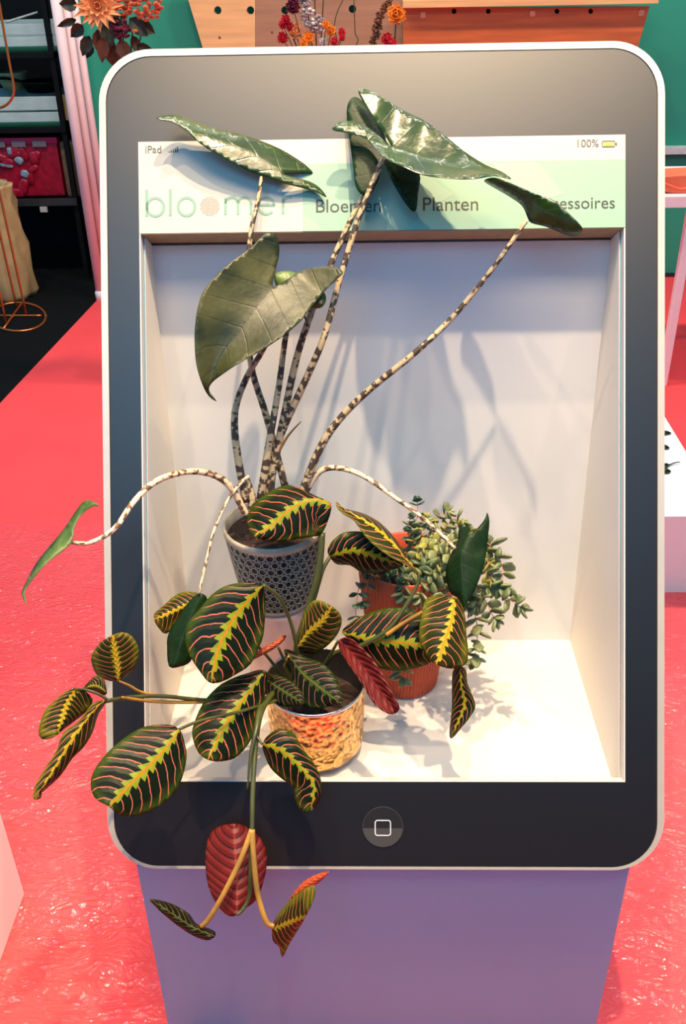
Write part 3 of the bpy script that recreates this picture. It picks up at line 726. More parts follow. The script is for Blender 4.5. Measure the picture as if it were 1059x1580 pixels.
for pts, kd, g, s in (
    ([cp, (675,830,1.59), (700,800,1.585), (712,805,1.58)], A_, .011, .9),
    ([cp, (665,820,1.60), (672,800,1.60), (690,790,1.60)], A_, .011, .8),
    ([cp, (650,815,1.59), (655,800,1.58)], A_, .010, .75),
    ([cp, (690,840,1.57), (735,830,1.55), (765,850,1.54), (776,880,1.53), (774,905,1.52)], G_, .012, 1.0),
    ([cp, (700,860,1.55), (745,880,1.53), (770,910,1.52), (786,925,1.51), (802,937,1.50)], A_, .012, 1.0),
    ([cp, (705,880,1.54), (745,920,1.52), (758,945,1.51), (765,955,1.51)], G_, .012, .9),
    ([cp, (700,890,1.54), (730,940,1.52), (737,975,1.52), (735,1000,1.525), (733,1015,1.53)], G_, .011, .95),
    ([cp, (665,875,1.55), (655,900,1.53), (648,920,1.525)], G_, .010, 1.0),
    ([cp, (680,880,1.54), (690,905,1.53), (685,925,1.52)], G_, .010, 1.0),
    ([cp, (640,870,1.56), (628,895,1.535), (622,915,1.53)], G_, .010, 1.0),
    ([cp, (690,855,1.54), (700,870,1.53), (720,900,1.52), (728,930,1.515)], G_, .010, 1.05),
    ([cp, (672,850,1.55), (680,865,1.54), (668,885,1.53)], A_, .010, 1.0),
    ([cp, (720,835,1.56), (745,845,1.55), (755,865,1.54)], G_, .011, 1.0),
    ([cp, (730,850,1.54), (760,880,1.53), (755,905,1.52)], A_, .012, .95),
    ([cp, (640,840,1.58), (637,825,1.58), (640,815,1.58)], A_, .010, .8),
    ([cp, (640,820,1.585), (645,795,1.58), (644,775,1.58)], D_, .016, 1.0),
    ([cp, (632,830,1.58), (630,812,1.575), (634,800,1.57)], D_, .012, 1.0),
    ([(600,865,1.56), (575,880,1.545), (566,905,1.54), (562,930,1.54)], D_, .014, .95),
    ([(595,870,1.56), (560,890,1.545), (552,920,1.54), (549,945,1.54), (552,975,1.545)], D_, .017, .95),
    ([(620,870,1.55), (612,890,1.535), (616,905,1.53)], D_, .012, 1.1),
    ([(640,900,1.54), (630,960,1.535), (622,1015,1.545), (622,1045,1.555)], G_, .013, .9),
    ([(620,868,1.585), (600,862,1.57), (585,868,1.56)], D_, .010, 1.2),
    ([(630,872,1.585), (612,872,1.56), (596,882,1.55)], D_, .010, 1.2),
    ([(640,862,1.59), (625,852,1.585), (610,850,1.58)], D_, .010, 1.1),
    ([cp, (690,815,1.59), (720,815,1.575), (735,835,1.56)], A_, .011, .85),
    ([cp, (660,840,1.56), (645,860,1.55), (640,880,1.54)], A_, .010, .9),
    ([cp, (672,838,1.56), (690,845,1.55), (705,855,1.54)], A_, .010, .9),
): sprig(pts, kd, g * 0.95, s)
print('succulent leaves', nleaf[0])

# ---- maranta in the hammered gold pot
gx, gy = -0.110, 0.122; GH = 0.146
ma = thing('potted_maranta', 'prayer plant with red-veined leaves spilling from a hammered gold pot', 'potted plant', (gx, gy, ZF))
gr = random.Random(3)
dim = [(gr.uniform(0, 6.28), gr.uniform(0.01, GH - 0.03), gr.uniform(.006, .012)) for _ in range(150)]
def ham(r, z, a):
    if r < 0.05 or z > GH - 0.012: return r
    d = 0
    for da, dz, ds in dim:
        x = (a - da + math.pi) % (2 * math.pi) - math.pi; q = (x * r) ** 2 + (z - dz) ** 2
        if q < ds * ds: d = max(d, (1 - q / (ds * ds)) * 0.0020)
    return r - d
gp = lathe('pot', [(0.0, 0.0), (0.052, 0.0), (0.062, 0.003), (0.0705, 0.010), (0.0765, 0.020)] + [(0.0765 + 0.0055 * ((z - .02) / .12) ** .7, z) for z in [0.02 + 0.12 * k / 24 for k in range(1, 25)]] + [(0.0815, GH - 0.004)], (gx, gy, ZF), 'hammered_gold', ma, 120, ham)
lathe('pot_rim', [(0.0815, GH - 0.006), (0.0828, GH - 0.003), (0.0822, GH), (0.0802, GH), (0.0796, GH - 0.003)], (gx, gy, ZF), 'rim_silver', gp, 72)
lathe('pot_lining', [(0.0797, GH - 0.003), (0.078, GH - 0.06), (0.070, GH - 0.075)], (gx, gy, ZF), 'inner_dark', gp, 48)
lathe('soil', [(0.078, GH - 0.055), (0.04, GH - 0.045), (0.0, GH - 0.042)], (gx, gy, ZF), 'soil', ma, 32)
MT = ('maranta_top', 'maranta_under'); MB = ('maranta_top_bright', 'maranta_under'); MD = ('maranta_top_dark', 'maranta_under'); MU = ('maranta_under', 'maranta_top'); MO = ('maranta_under_orange', 'maranta_top')
leaf(ma, [(508.7,774.7),(511.6,783),(507.5,800.5),(496,824),(477,829),(457,832),(437.5,836.6),(418,835),(398,831),(386,821),(381,805),(385,788),(398,771),(418,757.5),(437.5,749),(452,749.4),(472,757.5),(489,766)],
     [(509,776),(490,769),(465,775),(440,792),(418,812),(392,828)], 1.455, 1.445, 0.01, 0.014, MT)
leaf(ma, [(406,903),(409.5,928),(408,970),(403,992),(387,1024.5),(364.5,1040.5),(342,1052),(323,1053),(305,1031),(291,1008),(286,986),(291,960),(307,941),(326,918.5),(348,904),(374,899),(393,900)],
     [(406,903),(385,925),(365,948),(348,977),(335,1008),(326,1050)], 1.41, 1.37, -0.01, 0.014, MT)
leaf(ma, [(407,1034),(413,1060),(400,1098),(390,1137),(368,1166),(348,1174),(326,1174),(307,1162.5),(297,1137),(299,1117.6),(313,1085.5),(335.6,1060),(358,1047),(380.5,1039)],
     [(406,1038),(390,1060),(370,1087),(350,1115),(335,1143),(322,1170)], 1.44, 1.375, 0.0, 0.014, MT)
leaf(ma, [(275,1124),(265,1119),(245,1118),(222.6,1121.5),(200,1133),(171.6,1155.5),(152,1178),(140.5,1201),(142,1223.5),(152,1236),(166,1243),(183,1256),(200,1260),(225.5,1254.6),(251,1240.5),(271,1220.6),(282,1198),(288,1169.6),(286.4,1152.6),(281,1132)],
     [(277,1126),(262,1147),(240,1172),(215,1197),(190,1222),(168,1246)], 1.33, 1.27, 0.0, 0.012, MT)
leaf(ma, [(184,1051),(166,1050),(149,1041),(141,1021),(143,1008),(155,991),(172,981),(189,975.6),(203,981),(213,997),(214,1014),(207,1031),(194,1045)],
     [(184,1051),(182,1030),(178,1008),(173,980)], 1.33, 1.31, 0.0, 0.012, MB)
leaf(ma, [(143,1079),(126,1063),(106.5,1064),(89.5,1076),(69.7,1096),(61,1118.6),(59.7,1133),(67,1141),(84,1137),(96.6,1127),(115,1113),(135,1096)],
     [(116,1064),(105,1080),(98,1102),(93,1132)], 1.27, 1.25, -0.015, 0.012, MB)
leaf(ma, [(160,1081),(163,1085),(152,1102),(143,1130),(129,1153),(112,1170),(95,1195),(78,1212),(65,1223.5),(64,1230.5),(57,1234),(51,1229),(55.5,1209),(72.5,1181),(87,1158),(98,1130),(121,1113),(143,1085)],
     [(160,1081),(130,1112),(106,1148),(84,1185),(57,1230)], 1.28, 1.21, -0.01, 0.012, MB, name='leaf')
leaf(ma, [(129,1063),(135,1053.5),(146,1043.6),(157.5,1045),(163,1056),(164.6,1070.5),(155,1073),(140.5,1069)], [(163,1066),(148,1058),(131,1060)], 1.30, 1.30, 0.0, 0.006, MT, step=5)
leaf(ma, [(308,917),(288,913),(271,918),(254,933),(239,946),(238,956),(244,968),(256.5,978),(273.6,961),(298,934)], [(312,922),(280,938),(241,953)], 1.46, 1.45, 0.0, 0.010, MB)
leaf(ma, [(482,927.6),(495,927),(509,933.6),(522.6,944),(527.7,957),(524,973),(514,988),(499,1001.6),(485,1010),(463,1005),(458,995),(463,979.5),(466.5,954),(473,939)],
     [(459,996),(472,978),(485,967.6),(499,956),(511,938)], 1.475, 1.455, 0.01, 0.012, MB)
leaf(ma, [(441,1001.6),(453,1005),(475,1015),(495,1022),(512,1035.6),(522.6,1052.6),(530,1076),(526,1088),(512,1090),(492,1093),(471.6,1090),(458,1073),(451,1049),(448,1025),(439,1008)],
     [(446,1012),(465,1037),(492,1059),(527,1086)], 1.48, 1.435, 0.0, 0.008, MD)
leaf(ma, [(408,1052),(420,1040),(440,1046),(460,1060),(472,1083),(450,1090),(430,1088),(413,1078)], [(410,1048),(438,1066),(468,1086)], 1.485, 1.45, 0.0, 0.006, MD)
leaf(ma, [(521.7,990),(538.6,984),(555.6,997),(572.6,1014),(589.6,1039.5),(604,1068),(616.5,1092),(606.6,1102),(592.5,1097.6),(575.5,1083),(561,1059),(550,1042),(533,1017)],
     [(523,987),(555,1023),(586,1065),(613,1098)], 1.455, 1.40, 0.006, -0.012, MU, label='maroon underside of a hanging leaf')
leaf(ma, [(527.6,974.6),(541,961),(561.6,949),(592,939),(623,938),(643,944),(653,954),(660,978),(663.6,1012),(665,1022),(643,1030.7),(616,1035),(592,1033),(575,1025.6),(558,1002),(538,985)],
     [(530,978),(565,986.5),(600,990),(640,994),(664,1004)], 1.475, 1.455, 0.0, 0.015, MT)
leaf(ma, [(660,922),(697.6,920),(711,927),(718,951),(720,978),(723,1008.6),(718,1025.6),(697.6,1032),(677,1027),(663.6,1019),(650,998),(646.6,978),(650,954)],
     [(702.7,921),(698,957.6),(688,985),(681,1005),(672,1028)], 1.425, 1.40, 0.0, 0.015, MB)
leaf(ma, [(701,1032),(718,1031),(721,1053),(728,1070),(734,1090),(725,1107),(711,1124),(697.6,1138.5),(693.5,1131),(697.6,1090),(697.6,1053)],
     [(711,1031),(713,1060),(717,1090),(696,1137)], 1.425, 1.415, 0.015, 0.008, MT)
leaf(ma, [(520,774),(531,784),(558,791),(582,803),(599,818),(616,838.6),(633,866),(647,886),(626,871),(602,859),(578.6,842),(561.6,825),(548,804.6),(527.6,791),(520,781)],
     [(647,886),(618,848),(583,815),(548,794),(520,777)], 1.455, 1.475, 0.02, 0.008, MB)
leaf(ma, [(505.5,849),(514,833.5),(531,821.6),(555,820),(582,825),(599,842),(616,859),(623,872.6),(606,879),(582,884.5),(558,883),(541,872.6),(521,871),(510.6,862)],
     [(508,860),(545,850),(580,858),(622,873)], 1.475, 1.485, 0.01, 0.010, MT)
leaf(ma, [(405.5,1150),(410,1138.6),(425,1127),(445,1126),(456.5,1136),(468,1155.6),(485,1178),(495,1201),(497,1221),(490.5,1240.6),(479,1252),(468,1253),(456.5,1240.6),(452,1215),(434,1201),(417,1184),(407,1161)],
     [(405,1148),(431,1156),(451,1170),(471,1190),(486,1212),(482,1250)], 1.39, 1.37, 0.0, 0.012, MT)
leaf(ma, [(360,1271),(336,1276),(322,1291),(317,1318.6),(319,1356),(329,1386.6),(346,1408.7),(360,1414),(377,1403.6),(397,1386.6),(407,1359),(412.5,1329),(407,1301.6),(394,1284.6),(377,1274)],
     [(366,1413),(366,1360),(363,1312),(361,1271)], 1.34, 1.39, 0.0, 0.02, MU, label='wine-red ribbed underside of a hanging leaf')
leaf(ma, [(232,1387.6),(251,1390),(271,1397),(292,1410),(302,1424),(319,1431),(332,1437.6),(331,1446),(319,1451),(298.6,1444),(278,1431),(258,1415.5),(241,1400)],
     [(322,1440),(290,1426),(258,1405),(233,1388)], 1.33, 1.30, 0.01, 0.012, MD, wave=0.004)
lf = leaf(ma, [(421,1427),(434.6,1403.6),(458,1380),(484,1366),(485,1386.6),(468.6,1420.6),(448,1454.6),(436,1477),(431,1461),(421,1451)],
     [(422,1430),(445,1424),(478,1416)], 1.335, 1.31, 0.01, 0.012, MB)
leaf(lf, [(445,1391),(465,1363),(489,1349),(507.7,1345),(496,1359),(484,1367),(462,1379)], [(446,1391),(475,1364),(507,1346)], 1.342, 1.345, 0.0, 0.004, MO, name='folded_edge', step=5, label='bright red underside turned up at the edge')
leaf(ma, [(387,1019),(400,1003),(420,992),(441,979),(437,990),(420,1003),(405,1011)], [(388,1018),(412,1000),(440,980)], 1.45, 1.46, 0.0, 0.006, MO, step=5, label='small orange-red rolled young leaf')
MS, MO_ = 'maranta_stem', 'maranta_stem_ochre'
for pts, r0, r1, mt_ in (
    ([(430,1060,1.50),(410,1085,1.45),(399,1115,1.41),(393,1170,1.39),(390,1225,1.37),(389,1285,1.355)], .0050, .0034, MS),
    ([(425,1070,1.50),(404,1090,1.44),(396,1125,1.40),(387,1165,1.385),(382,1218,1.375)], .0075, .0012, MS),
    ([(389,1280,1.355),(372,1325,1.345),(345,1380,1.335),(322,1418,1.33),(310,1430,1.33)], .0045, .0035, MO_),
    ([(389,1280,1.355),(392,1330,1.345),(398,1380,1.34),(411,1422,1.335),(423,1429,1.335)], .0045, .0038, MO_),
    ([(388,1290,1.357),(387,1350,1.35),(384,1385,1.35),(374,1404,1.345),(366,1411,1.342)], .0036, .0028, MS),
    ([(430,1075,1.49),(370,1082,1.45),(310,1080,1.42),(250,1074,1.38),(200,1076,1.34),(163,1082,1.29)], .0034, .0028, MS),
    ([(430,1078,1.49),(310,1083,1.42),(250,1083,1.385),(215,1080,1.35),(188,1076,1.32)], .003, .002, MO_),
    ([(184,1051,1.33),(200,1058,1.34),(218,1068,1.36),(250,1074,1.385)], .0015, .0025, MO_),
    ([(165,1079,1.29),(150,1070,1.285),(130,1064,1.28),(116,1064,1.27)], .0022, .0016, MS),
    ([(430,1080,1.48),(370,1098,1.40),(310,1112,1.355),(277,1125,1.33)], .0028, .0022, MS),
    ([(497,822,1.465),(492,880,1.47),(476,940,1.48),(458,1000,1.50),(462,1060,1.53)], .0055, .0058, MS),
    ([(509,860,1.478),(498,880,1.475),(486,920,1.48),(468,970,1.49),(458,1015,1.51),(466,1060,1.53)], .0030, .0045, MS),
    ([(647,885,1.455),(644,903,1.455),(626,935,1.455),(600,970,1.457),(560,995,1.465),(515,1010,1.49),(490,1050,1.53)], .0026, .0044, MS),
    ([(702,921,1.425),(680,932,1.435),(655,943,1.445),(622,962,1.452),(596,980,1.456)], .0024, .0036, MO_),
    ([(406,903,1.41),(430,920,1.43),(445,950,1.45),(456,990,1.47),(464,1050,1.52)], .0026, .0034, MS),
    ([(459,996,1.477),(458,1015,1.49),(468,1050,1.52)], .0030, .0040, MS),
    ([(522,989,1.455),(513,1005,1.47),(500,1030,1.50),(490,1060,1.53)], .0022, .0030, MS),
    ([(446,1012,1.482),(440,1030,1.50),(455,1055,1.53)], .0022, .0028, MO_),
    ([(407,1036,1.44),(420,1045,1.48),(445,1060,1.52)], .0024, .0030, MS),
    ([(430,1000,1.47),(440,1020,1.49),(460,1050,1.53)], .0022, .0030, MS),
    ([(312,922,1.46),(360,960,1.46),(410,1010,1.48),(440,1050,1.52)], .0018, .0028, MS),
    ([(711,1032,1.427),(700,1000,1.435),(660,960,1.447),(622,963,1.455)], .0016, .0026, MS),
    ([(405,1148,1.39),(399,1140,1.395),(394,1130,1.40)], .002, .0026, MS),
): stem(ma, pts, r0, r1, mt_)

# ================================================================== background
def px_box(name, x0, y0, x1, y1, Y, depth, mat, parent=None, bev=0.003):
    a = at_y(x0, y1, Y); b = at_y(x1, y0, Y)
    return box(name, (a.x, Y, a.z), (b.x, Y + depth, b.z), mat, parent, bev)
# ---- poles beside the green wall
for k, (x, y, Y, lab) in enumerate(((110.5, 160, 4.17, 'pale pink tent pole, leftmost of three beside the green wall'), (124.5, 160, 4.22, 'pale pink tent pole, middle of three beside the green wall'), (137, 160, 4.27, 'pale pink tent pole, rightmost of three beside the green wall'))):
    p = at_y(x, y, Y); t = thing('tent_pole', lab, 'pole', (p.x, Y, 0), 'pale poles beside the green wall')
    rr_ = 0.0265 if k == 0 else 0.021
    lathe('shaft', [(0, 0.02), (rr_, 0.02), (rr_, 2.35), (0, 2.35)], (p.x, Y, 0), 'pole_pink', t, 20)
    lathe('foot', [(0, 0), (rr_ + 0.006, 0), (rr_ + 0.006, 0.05), (rr_, 0.06)], (p.x, Y, 0), 'white_plinth', t, 20)
# ---- dark storage rack with crates
L0 = at_y(-160, 200, 4.6).x; R0 = at_y(118, 300, 4.6).x
zs = at_y(60, 305, 4.6).z; zs2 = at_y(60, 148, 4.6).z; zs1 = at_y(60, 34, 4.6).z
def z_at(py, Y=4.6): return at_y(50, py, Y).z
rk = thing('storage_rack', 'black storage rack holding crates beside the pale poles', 'rack', ((L0 + R0) / 2, 4.85, 0))
for i, zz in enumerate((z_at(316), z_at(205), z_at(90))):
    box('shelf', (L0, 4.59, zz), (R0, 5.12, zz + 0.03), 'shelf_black', rk)
for xx in (L0, R0 - 0.03):
    for yy in (4.6, 5.08): box('upright', (xx, yy, 0), (xx + 0.03, yy + 0.03, 1.55), 'shelf_black', rk)
box('shelf_edge', (L0, 4.582, z_at(317)), (R0, 4.59, z_at(306)), 'metal_dark', rk, 0.001)
box('latch', (at_y(61, 320, 4.57).x, 4.57, z_at(326)), (at_y(72, 320, 4.57).x, 4.582, z_at(318)), 'grey_rail', rk, 0.001)
def crate(label, yt, ym1, ym2, yb, gb, zbase, xr):
    xr_ = at_y(xr, yt, 4.6).x; x0 = L0 + 0.035
    t = thing('slatted_crate', label, 'crate', ((x0 + xr_) / 2, 4.8, zbase), 'slatted crates on the rack')
    for a, b in ((yt, ym1), (ym2, yb)): box('slat', (x0, 4.62, z_at(b)), (xr_, 4.635, z_at(a)), 'crate_white', t)
    for a, b in ((yt, ym1), (ym2, yb)): box('slat', (x0, 5.04, z_at(b)), (xr_, 5.055, z_at(a)), 'crate_white', t)
    box('green_base', (x0, 4.605, zbase), (xr_ + 0.01, 5.07, z_at(gb - 13)), 'crate_green', t, 0.01)
    return t
crate('whitewashed slatted crate with dark green base, upper one on the rack', 37, 54, 57, 72, 85, z_at(90) + 0.03, 84)
crate('whitewashed slatted crate with dark green base, lower one below the black pan', 150, 171, 174, 189, 202, z_at(205) + 0.03, 88)
tag(px_box('wood_block', 89, 150, 103, 186, 4.64, 0.25, 'kraft'), 'tan wooden block at the end of the lower crate', 'block')
c = at_y(68, 143, 4.85)
pn = thing('black_pan', 'round black pan lying on the lower slatted crate', 'pan', (c.x, 4.85, z_at(150)))
lathe('bowl', [(0, 0), (0.09, 0.0), (0.12, 0.05), (0.125, 0.06), (0.118, 0.058), (0.085, 0.01), (0, 0.008)], (c.x, 4.85, z_at(150)), 'shelf_black', pn, 32)
tube('handle', [(c.x - 0.12, 4.85, z_at(150) + .055), (c.x - 0.2, 4.83, z_at(150) + .075), (c.x - 0.26, 4.82, z_at(150) + .075)], [.008, .008], 'shelf_black', pn)
c = at_y(18, 118, 4.95)
tr = thing('cream_bowl', 'shallow cream bowl behind the black pan', 'bowl', (c.x, 4.95, z_at(150)))
lathe('bowl', [(0, 0.0), (0.05, 0.0), (0.10, 0.09), (0.104, 0.10), (0.096, 0.095), (0.045, 0.01), (0, 0.008)], (c.x, 4.95, z_at(150)), 'cream_tray', tr, 32)
lathe('foot_ring', [(0.05, -0.0), (0.052, 0.004), (0.046, 0.006)], (c.x, 4.95, z_at(150)), 'cream_tray', tr, 24)
b = at_y(10, 36, 4.7); e = at_y(58, 19, 4.8)
tag(tube('steel_bar', [(b.x, 4.7, z_at(37) + .006), (e.x, 4.8, e.z)], [.006, .006], 'grey_rail', None), 'thin steel bar leaning on the upper crate', 'bar')
# tub of packets
x0, x1 = at_y(-20, 260, 4.62).x, at_y(92, 260, 4.62).x; zb = z_at(305)
tb = thing('packet_tub', 'clear tub crammed with red packets under a magenta lid', 'tub', ((x0 + x1) / 2, 4.8, zb))
box('tub', (x0, 4.64, zb), (x1, 5, z_at(224)), 'red_packet', tb, 0.01)
box('lid', (x0 - .008, 4.63, z_at(224)), (x1 + .008, 5.01, z_at(214)), 'pink_lid', tb, 0.006)
for k in range(3): box('clip', (x0 + .05 + k * .12, 4.622, z_at(228)), (x0 + .13 + k * .12, 4.631, z_at(218)), 'clear_grey', tb, 0.002)
rp = random.Random(11)
for k in range(16):
    px, py = rp.uniform(2, 88), rp.uniform(232, 298); q = at_y(px, py, 4.635); a = rp.uniform(0, 3.1); wd, hh = rp.uniform(.02, .05), rp.uniform(.015, .03)
    bm = bmesh.new(); bmesh.ops.create_icosphere(bm, subdivisions=2, radius=1.0)
    for v in bm.verts:
        cx2 = math.copysign(abs(v.co.x) ** .6, v.co.x) * wd; cz2 = math.copysign(abs(v.co.z) ** .6, v.co.z) * hh
        v.co = q + Vector((math.cos(a) * cx2 - math.sin(a) * cz2, v.co.y * .012, math.sin(a) * cx2 + math.cos(a) * cz2))
    bm_obj('packet', bm, 'foil_packet' if k % 4 == 0 else 'red_packet', tb)
sk2 = px_box('packet_bundle', 104, 218, 116, 304, 4.65, 0.3, 'brown_packet', None, 0.02)
tag(sk2, 'brown paper-wrapped bundle beside the red packet tub', 'bundle')
# ---- kraft sack
c = at_z(16, 452, 0); c.y = 4.28; sh = at_y(25, 288, 4.2).z
sk = thing('paper_sack', 'tall crumpled kraft paper sack on the black carpet', 'sack', (c.x, c.y, 0))
def crum(r, z, a): return r * (1 + 0.07 * math.sin(a * 5 + z * 22) + 0.05 * math.sin(a * 9 - z * 40))
lathe('body', [(0, 0.0), (0.15, 0.0), (0.165, 0.03), (0.17, 0.15), (0.16, 0.3), (0.15, 0.42), (0.14, sh - 0.1), (0.13, sh - 0.02), (0.135, sh), (0.12, sh - 0.02), (0.11, sh - 0.08)], (c.x, c.y, 0), 'kraft', sk, 60, crum)
lathe('fill', [(0.125, sh - 0.07), (0.06, sh - 0.04), (0, sh - 0.03)], (c.x, c.y, 0), 'soil', sk, 30)
# ---- copper wire stand
ws = thing('copper_wire_stand', 'copper wire plant stand with oval base on the black carpet', 'plant stand', tuple(at_z(25, 490, 0)))
bp_ = [at_z(28 + 43 * math.cos(a), 489 + 22 * math.sin(a), 0.006) for a in [2 * math.pi * i / 24 for i in range(25)]]
tube('base_ring', bp_, [.007, .007], 'copper', ws, 8, 2)
tube('cross_bar', [at_z(-14, 487, .006), at_z(42, 487, .006), at_z(64, 487, .006)], [.006, .006], 'copper', ws, 8, 2)
tube('cross_bar', [at_z(5, 508, .006), at_z(28, 476, .006), at_z(33, 469, .006)], [.006, .006], 'copper', ws, 8, 2)
for bx_, by_, tx_, ty_ in ((41, 486, 0, 300), (26, 474, -12, 310), (10, 500, -28, 330)):
    b = at_z(bx_, by_, .006); q = at_y(tx_, ty_, b.y + .03); d = (q - b); tube('leg', [b, b + d * .5, b + d * 1.1, b + d * 2.35], [.0065, .0065], 'copper', ws, 8, 3)
hp = [at_y(x, y, 3.95) for x, y in ((-30, -40), (-5, -5), (2, 25), (8, 60), (16, 105), (21, 132), (20, 148), (12, 160), (0, 166), (-20, 168))]
tube('hoop', hp, [.0065, .0065], 'copper', ws, 8, 4)
# ---- perforated wooden boards on the green wall
wb = thing('perforated_wood_board', 'pale perforated plywood board with tapered side behind the display', 'board', (at_y(450, 60, 4.3).x, 4.32, at_y(450, 130, 4.3).z))
def wpts(pp, Y): return [at_y(x, y, Y) for x, y in pp]
def hole(px, py, rpx, Y, n=14): return [at_y(px + rpx * .9 * math.cos(2 * math.pi * i / n), py + rpx * math.sin(2 * math.pi * i / n), Y) for i in range(n)]
YW = 4.30
prism('board_part', wpts([(268, -75), (394, -75), (394, 130), (330, 130)], YW), Vector((0, 0.05, 0)), 'wood_light', wb, holes=[hole(336, 16, 6.5, YW), hole(386.5, 16, 6.5, YW)])
prism('board_part', wpts([(394.5, -75), (621, -75), (621, 130), (394.5, 130)], YW), Vector((0, 0.05, 0)), 'wood_shaded', wb, holes=[hole(440, 16, 6.5, YW), hole(544, 14, 6.5, YW)])  # rest of the same board, its shade painted as browner wood
for x, y in ((420, 50), (339, 58)): 
    q = at_y(x, y, YW); b0 = box('knot', (q.x - .006, q.y - .001, q.z - .006), (q.x + .006, q.y + .002, q.z + .006), 'leafy_brown', wb, 0.002)
wc = thing('wooden_shelf_box', 'wooden shelf box with painted-in shade on its reddish front, pale top board behind the display', 'shelf', (at_y(810, 60, 4.2).x, 4.3, at_y(810, 130, 4.2).z))
prism('front_panel', wpts([(622, 12), (1003, 10), (968, 130), (622, 130)], 4.2), Vector((0, 0.03, 0)), 'wood_red_shaded', wc, holes=[hole(x, 17.5, 4.2, 4.2, 10) for x in (701, 754, 860, 912)])  # front under the shelf; darker reddish colour stands for shade
prism('back_panel', wpts([(622, 12), (1003, 10), (968, 130), (622, 130)], 4.26), Vector((0, 0.03, 0)), 'shelf_black', wc)
a = at_y(622, 12, 4.14); b = at_y(1016, 9, 4.14); zt = at_y(800, 2, 4.14).z
box('top_board', (a.x, 4.14, (a.z + b.z) / 2 + .004), (b.x, 4.295, zt + 0.012), 'wood_light', wc)
for x, y in ((653, 23), (822, 21), (990, 20)):
    q = at_y(x, y, 4.2); b0 = box('wood_plug', (q.x - .014, q.y - .004, q.z - .014), (q.x + .014, q.y + .002, q.z + .014), 'plug_pale', wc, 0.005)
for x, kd in ((690, 0), (730, 1), (790, 0), (880, 1), (950, 0)):
    q = at_y(x, 0, 4.22); zb_ = zt + 0.012
    v = thing('clear_jar', ['squat grey-glass jar', 'tall grey-glass jar'][kd] + ' on the wooden shelf box, %s from the left' % {690: 'first', 730: 'second', 790: 'third', 880: 'fourth', 950: 'fifth'}[x], 'jar', (q.x, 4.22, zb_), 'jars on the wooden shelf box')
    hh = .10 + .06 * kd; lathe('glass', [(0, 0), (.045, 0), (.048, .01), (.048, hh), (.04, hh + .01), (.038, hh + .008), (.044, .012), (0, .008)], (q.x, 4.22, zb_), 'vase_glass', v, 24)
    lathe('lid', [(0, hh + .022), (.042, hh + .022), (.044, hh + .018), (.044, hh + .009), (.036, hh + .0085)], (q.x, 4.22, zb_), 'metal_dark', v, 24)
# ---- flowers
def petal(bm, base, d, up, L, wd, cup=0.25):
    x = d.normalized(); z = (up - x * up.dot(x)).normalized(); y = z.cross(x)
    P = [base, base + x * L * .45 + y * wd * .5 + z * cup * L * .3, base + x * L + z * cup * L, base + x * L * .45 - y * wd * .5 + z * cup * L * .3, base + x * L * .5 - z * L * .02]
    v = [bm.verts.new(p) for p in P]
    for f in ((0, 1, 4), (1, 2, 4), (2, 3, 4), (3, 0, 4)): bm.faces.new([v[i] for i in f])
def blossom(name, c, R, mat, parent, n=26, point=True, seed=1, wr=.45):
    r_ = random.Random(seed); bm = bmesh.new(); tocam = (CAM - c).normalized()
    for k in range(n):
        f = (k + .5) / n; ph = math.acos(1 - 1.55 * f); th = k * 2.39996
        a = tocam.orthogonal().normalized(); b = tocam.cross(a)
        d = tocam * math.cos(ph) + (a * math.cos(th) + b * math.sin(th)) * math.sin(ph)
        petal(bm, c + d * R * .15, d + Vector((r_.uniform(-.1, .1), r_.uniform(-.1, .1), r_.uniform(-.1, .1))), tocam, R * r_.uniform(.8, 1.05) * .9, R * wr, .15 if point else .3)
    o = bm_obj(name, bm, mat, parent); md = o.modifiers.new('thickness', 'SOLIDIFY'); md.thickness = .002
    return o
def cluster(name, c, R, mat, parent, n=60, fl=.009, seed=2):
    r_ = random.Random(seed); bm = bmesh.new()
    for k in range(n):
        d = Vector((r_.gauss(0, 1), r_.gauss(0, 1), r_.gauss(0, 1))).normalized(); q = c + d * R * r_.uniform(.75, 1)
        bmesh.ops.create_icosphere(bm, subdivisions=1, radius=fl * r_.uniform(.7, 1.2), matrix=Matrix.Translation(q) @ Matrix.Diagonal((1, 1, .7, 1)))
    return bm_obj(name, bm, mat, parent)
def foliage(c, d, L, wd, mat, parent):
    bm = bmesh.new(); d = d.normalized(); up = (CAM - c).normalized(); z = (up - d * up.dot(d)).normalized(); y = z.cross(d)
    prof_ = ((0, 0), (.15, .35), (.4, .5), (.7, .36), (1, 0)); rows = []
    for t, h in prof_:
        m_ = c + d * L * t - z * L * .12 * t * t; rows.append((bm.verts.new(m_ + y * wd * h + z * .004), bm.verts.new(m_ - z * .004), bm.verts.new(m_ - y * wd * h + z * .004)))
    for i in range(len(rows) - 1):
        a, b = rows[i], rows[i + 1]
        for j in (0, 1):
            try: bm.faces.new((a[j], a[j + 1], b[j + 1], b[j]))
            except ValueError: pass
    bmesh.ops.remove_doubles(bm, verts=bm.verts, dist=1e-5)
    o = bm_obj('foliage_leaf', bm, mat, parent); md = o.modifiers.new('thickness', 'SOLIDIFY'); md.thickness = .0015
    return o
